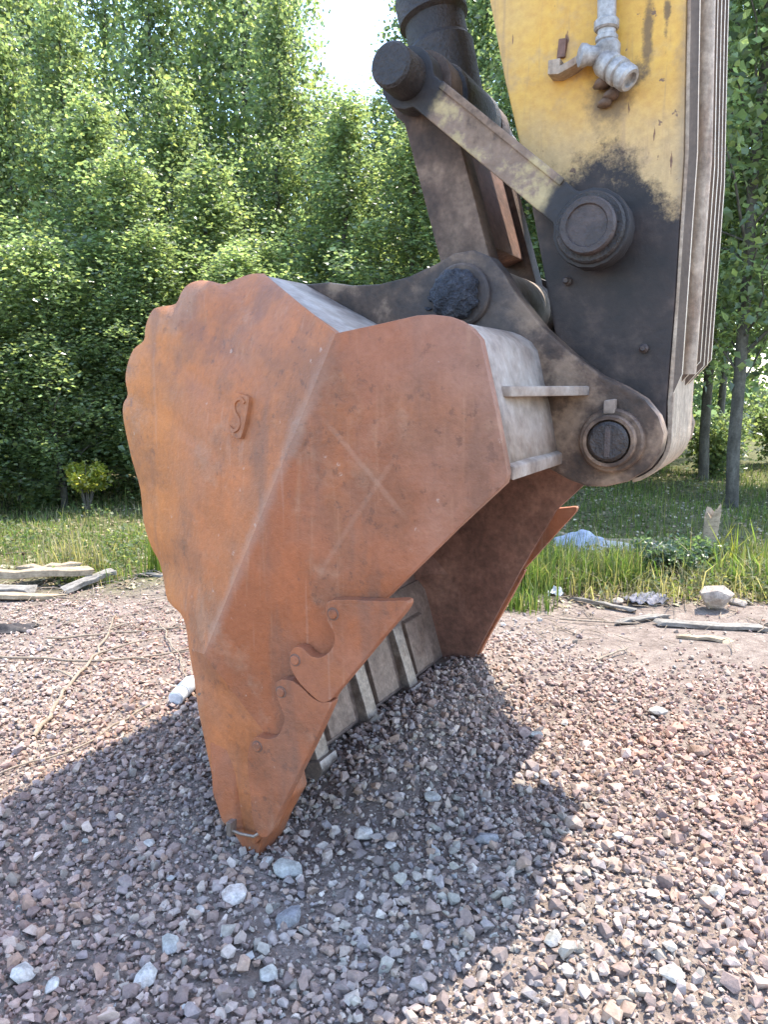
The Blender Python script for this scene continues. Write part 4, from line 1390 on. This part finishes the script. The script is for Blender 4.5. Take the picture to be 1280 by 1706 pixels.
plank(-2.42, 4.88, -2.08, 4.98, .12, .05, 'wood_pale', 'thick short offcut at the back of the plank pile', .06, .06, group=gp, seed=4)
plank(-2.60, 4.58, -2.22, 4.62, .09, .05, 'wood_grey', 'square block under the long pale board at the left edge', .0, .0, group=gp, seed=5)
plank(-1.62, 4.98, -1.36, 4.92, .06, .02, 'wood_grey', 'small flat splinter of wood right of the plank pile', .0, .0, group=gp, seed=6)
plank(1.52, 3.98, 2.02, 3.84, .07, .022, 'wood_grey', 'long grey weathered board at the right edge of the soil', .01, .008, seed=7)
plank(1.16, 4.44, 1.46, 4.22, .030, .02, 'wood_grey', 'narrow grey lath on the soil in front of the grass', .008, .008, seed=8)
plank(1.32, 4.02, 1.62, 4.12, .05, .018, 'wood_grey', 'short grey slat lying left of the long grey board', .008, .008, seed=9)
plank(1.55, 3.74, 1.76, 3.64, .05, .015, 'wood_pale', 'small bleached wood chip below the long grey board', .006, .006, seed=10)
plank(2.05, 3.86, 2.75, 3.70, .05, .03, 'wood_grey', 'dark grey pole end reaching out of the picture on the right', .01, .01, seed=11)
plank(1.42, 6.55, 2.02, 6.02, .09, .03, 'wood_pale', 'long pale board behind the white plastic sheet', .05, .03, seed=12)
plank(1.85, 6.2, 2.55, 5.85, .08, .03, 'wood_pale', 'pale board lying among the foam pieces on the right', .04, .03, seed=13)

def twig(pts, r0, r1, label, seed, forks=()):
    r = np.random.default_rng(seed)
    P = []
    for k in range(len(pts) - 1):
        for j in range(7):
            t = j / 7
            P.append([pts[k][0] * (1 - t) + pts[k + 1][0] * t, pts[k][1] * (1 - t) + pts[k + 1][1] * t])
    P.append(list(pts[-1]))
    P = np.array(P); P[1:-1] += r.normal(0, .006, P[1:-1].shape)
    z = hgt(P[:, 0], P[:, 1]) + .020 + r.normal(0, .002, len(P))
    Q = np.column_stack([P, z])
    o0 = Q[0].copy()
    V, F = tube_np(Q - o0, np.linspace(r0, r1, len(Q)), 6)
    for (i, dx, dy) in forks:
        q = np.array([Q[i], Q[i] + [dx * .5, dy * .5 + .01, .012], Q[i] + [dx, dy, .006]]) - o0
        v2, f2 = tube_np(q, [r1 * 1.2, r1 * .9, r1 * .5], 5)
        F = np.concatenate([F, f2 + len(V)]); V = np.concatenate([V, v2])
    o = link('twig', np_mesh('twig', V, F, True), 'twig')
    o.location = o0
    tag(o, label, 'twig', 'dry twigs on the gravel')
twig([(-1.95, 3.42), (-1.35, 3.42), (-.85, 3.62)], .007, .004, 'long thin twig lying level across the gravel on the left', 1, [(9, .15, -.12)])
twig([(-1.30, 2.60), (-1.38, 3.05), (-1.42, 3.55), (-1.52, 4.1)], .010, .005, 'thick forked twig pointing away across the gravel on the left', 2, [(9, -.18, .10), (14, .25, .22), (18, .12, .10)])
twig([(-1.75, 3.72), (-1.30, 3.85), (-.80, 4.0)], .006, .003, 'thin twig crossing behind the forked twig on the left', 3)
twig([(-1.25, 4.0), (-.98, 3.45), (-.86, 3.10)], .005, .003, 'curved straw-like twig near the bucket heel', 4, [(6, .12, -.05)])
twig([(-2.1, 3.02), (-1.6, 2.75)], .005, .003, 'short thin twig at the left edge of the gravel', 5)
twig([(1.02, 3.42), (1.22, 3.58)], .006, .004, 'small pale twig on the gravel on the right', 6)
twig([(.98, 4.02), (1.4, 3.98)], .006, .004, 'straight thin twig on the soil in front of the tall grass', 7)
twig([(-.95, 2.88), (-1.12, 2.45), (-1.40, 2.20)], .0045, .003, 'thin stalk on the gravel left of the shadow', 8)

# white plastic bottle left of the bucket
bot = empty('plastic_bottle', (-.835, 2.985, float(hgt(-.835, 2.985)) + .04), math.radians(82))
lathe('bottle_body', [(-.105, .024), (-.10, .031), (-.05, .033), (-.045, .031), (.0, .031), (.005, .033), (.05, .033), (.085, .022), (.10, .014)], (0, 0, 0), (1, 0, .02), 'white_plastic', bot, 20)
lathe('bottle_cap', [(0, .0155), (.018, .0155), (.02, .013)], (.099, 0, .002), (1, 0, .02), 'white_plastic', bot, 16)
lathe('bottle_label', [(-.022, .0335), (.022, .0335)], (-.022, 0, 0), (1, 0, .02), 'blue_plastic', bot, 20)
tag(bot, 'white plastic bottle lying on the gravel left of the bucket', 'bottle')

def sheet(name, x, y, sx, sy, amp, rz, mat, label, cat, seed, lift=.02):
    r = np.random.default_rng(seed)
    nx_, ny_ = 26, 20
    u, v = np.meshgrid(np.linspace(-.5, .5, nx_), np.linspace(-.5, .5, ny_))
    z = np.zeros_like(u)
    for k in range(7):
        fx, fy, ph = r.normal(0, 4.5), r.normal(0, 4.5), r.uniform(0, 6)
        z += np.abs(np.sin(fx * u + fy * v + ph)) * amp / (1.5 + k * .5)
    ed = 1 + .10 * np.sin(9 * v + seed) + .06 * np.sin(21 * u)
    V = np.stack([u * sx * ed, v * sy * (1 + .12 * np.sin(7 * u + 1)), z - z.min() + lift - amp * 1.2 * np.maximum(np.abs(u), np.abs(v)) * 2], -1).reshape(-1, 3)
    V[:, 2] = np.maximum(V[:, 2], .004)
    I_ = np.arange(nx_ * ny_).reshape(ny_, nx_)
    F = np.stack([I_[:-1, :-1], I_[:-1, 1:], I_[1:, 1:], I_[1:, :-1]], -1).reshape(-1, 4)
    o = link(name, np_mesh(name, V, F, True), mat)
    md_ = o.modifiers.new('t', 'SOLIDIFY'); md_.thickness = .003
    o.location = (x, y, float(hgt(x, y)) + .004)
    o.rotation_euler = (0, 0, rz)
    tag(o, label, cat)
    return o
sheet('plastic_sheet', 1.84, 6.05, .80, .22, .045, -.50, 'foam', 'crumpled white plastic sheet behind the tall grass', 'plastic sheet', 1, .03)
sheet('plastic_sheet', 1.60, 5.95, .42, .20, .07, -.6, 'blue_plastic', 'bluish grey plastic lying against the white sheet', 'plastic sheet', 2, .05)
sheet('rag', 1.60, 4.40, .24, .16, .028, .3, 'rag_cloth', 'bluish white crumpled rag on the soil before the dark weeds', 'rag', 3, .03)
sheet('plastic_bag', 1.06, 4.52, .10, .08, .05, .3, 'white_plastic', 'small white plastic scrap at the foot of the tall grass', 'plastic bag', 4, .02)
sheet('black_cloth', -2.02, 3.90, .26, .12, .035, .2, 'black_cloth', 'black scrap of cloth on the gravel at the left edge', 'cloth', 5, .012)
def chunk(name, x, y, s, sc, mat, label, cat, k, lift=.3, bevel=.12):
    v, f = SV[k]
    me = np_mesh(name, v * np.array(sc) * s, f, False)
    o = link(name, me, mat)
    b_ = o.modifiers.new('b', 'BEVEL'); b_.width = s * bevel; b_.segments = 2
    o.location = (x, y, float(hgt(x, y)) + lift * s * sc[2])
    o.rotation_euler = (0, 0, k * .9)
    tag(o, label, cat)
chunk('foam_piece', 2.28, 5.95, .14, (1.2, .8, .7), 'foam', 'pale foam block left of the broken stump', 'foam', 0)
chunk('foam_piece', 2.52, 5.75, .16, (1.3, .8, .6), 'white_plastic', 'whitish foam slab beside the broken stump', 'foam', 1)
chunk('foam_piece', 2.92, 5.55, .15, (1.2, .9, .6), 'foam', 'white foam lump at the right edge of the picture', 'foam', 2)
chunk('foam_piece', 2.05, 6.05, .12, (1.5, .7, .5), 'foam', 'flat cream foam piece near the pale boards', 'foam', 3)
chunk('rock', 1.93, 4.22, .13, (.85, .8, 1.25), 'field_stone', 'rounded brown rock at the edge of the weeds on the right', 'rock', 4, .55)
chunk('rock', 1.42, 4.40, .055, (1.0, .9, .9), 'field_stone', 'fist-sized pale rock left of the crumpled rag', 'rock', 5)
chunk('rock', 2.10, 4.30, .06, (1.1, .9, .8), 'field_stone', 'small brown rock right of the rounded brown rock', 'rock', 6)
chunk('clod', -2.62, 4.40, .085, (1.1, .9, .9), 'field_stone', 'earthy clod at the left edge before the planks', 'clod', 8)

# dry sticks and straw lying in the transition from gravel to grass
def straw():
    r = np.random.default_rng(91)
    n = 900
    x = np.concatenate([r.uniform(-3.2, -.6, 520), r.uniform(.8, 3.0, 380)])
    y = np.concatenate([r.normal(4.55, .5, 520), r.normal(4.6, .6, 380)])
    y = np.maximum(y, yb(x) - .7)
    Vs, Fs = [], []; off = 0
    for k in range(n):
        L = float(np.exp(r.normal(math.log(.11), .5))); a = r.uniform(0, math.pi); rr_ = r.uniform(.0014, .0035)
        z0 = float(hgt(x[k], y[k])) + .012
        p = np.array([[0, 0, 0], [L * .5 * math.cos(a), L * .5 * math.sin(a), r.uniform(.002, .02)], [L * math.cos(a + r.normal(0, .2)), L * math.sin(a + r.normal(0, .2)), r.uniform(0, .02)]]) + np.array([x[k], y[k], z0])
        V, F = tube_np(p, [rr_, rr_, rr_ * .6], 4)
        Vs.append(V); Fs.append(F + off); off += len(V)
    o = link('dry_straw', np_mesh('dry_straw', np.concatenate(Vs), np.concatenate(Fs), True), 'twig')
    tag(o, 'dry sticks and straw littering the edge of the gravel', 'straw', kind='stuff')
straw()

# broken stump standing among the weeds
bm = bmesh.new()
rr = np.random.default_rng(14)
rows = []
NSD = 12
for k in range(8):
    t = k / 7
    w = .032 + .030 * t ** .8
    row = []
    for j in range(NSD):
        a = 2 * math.pi * j / NSD
        z = .42 * t + (rr.uniform(-.05, .04) if k == 7 else 0) + (.03 * math.cos(a - .8) if k == 7 else 0)
        row.append(bm.verts.new((w * math.cos(a) * (1 + rr.normal(0, .05)) + .02 * t, w * .7 * math.sin(a) * (1 + rr.normal(0, .05)), z)))
    rows.append(row)
for k in range(7):
    for j in range(NSD):
        i = (j + 1) % NSD
        bm.faces.new((rows[k][j], rows[k][i], rows[k + 1][i], rows[k + 1][j]))
cv = bm.verts.new((.02, 0, .36))
for j in range(NSD):
    bm.faces.new((rows[7][j], rows[7][(j + 1) % NSD], cv))
st_ = done(bm, 'broken_stump', 'wood_pale', None, 30, False)
st_.location = (2.43, 5.50, float(hgt(2.43, 5.5)) - .02)
tag(st_, 'splintered pale stump standing up among the weeds on the right', 'stump')
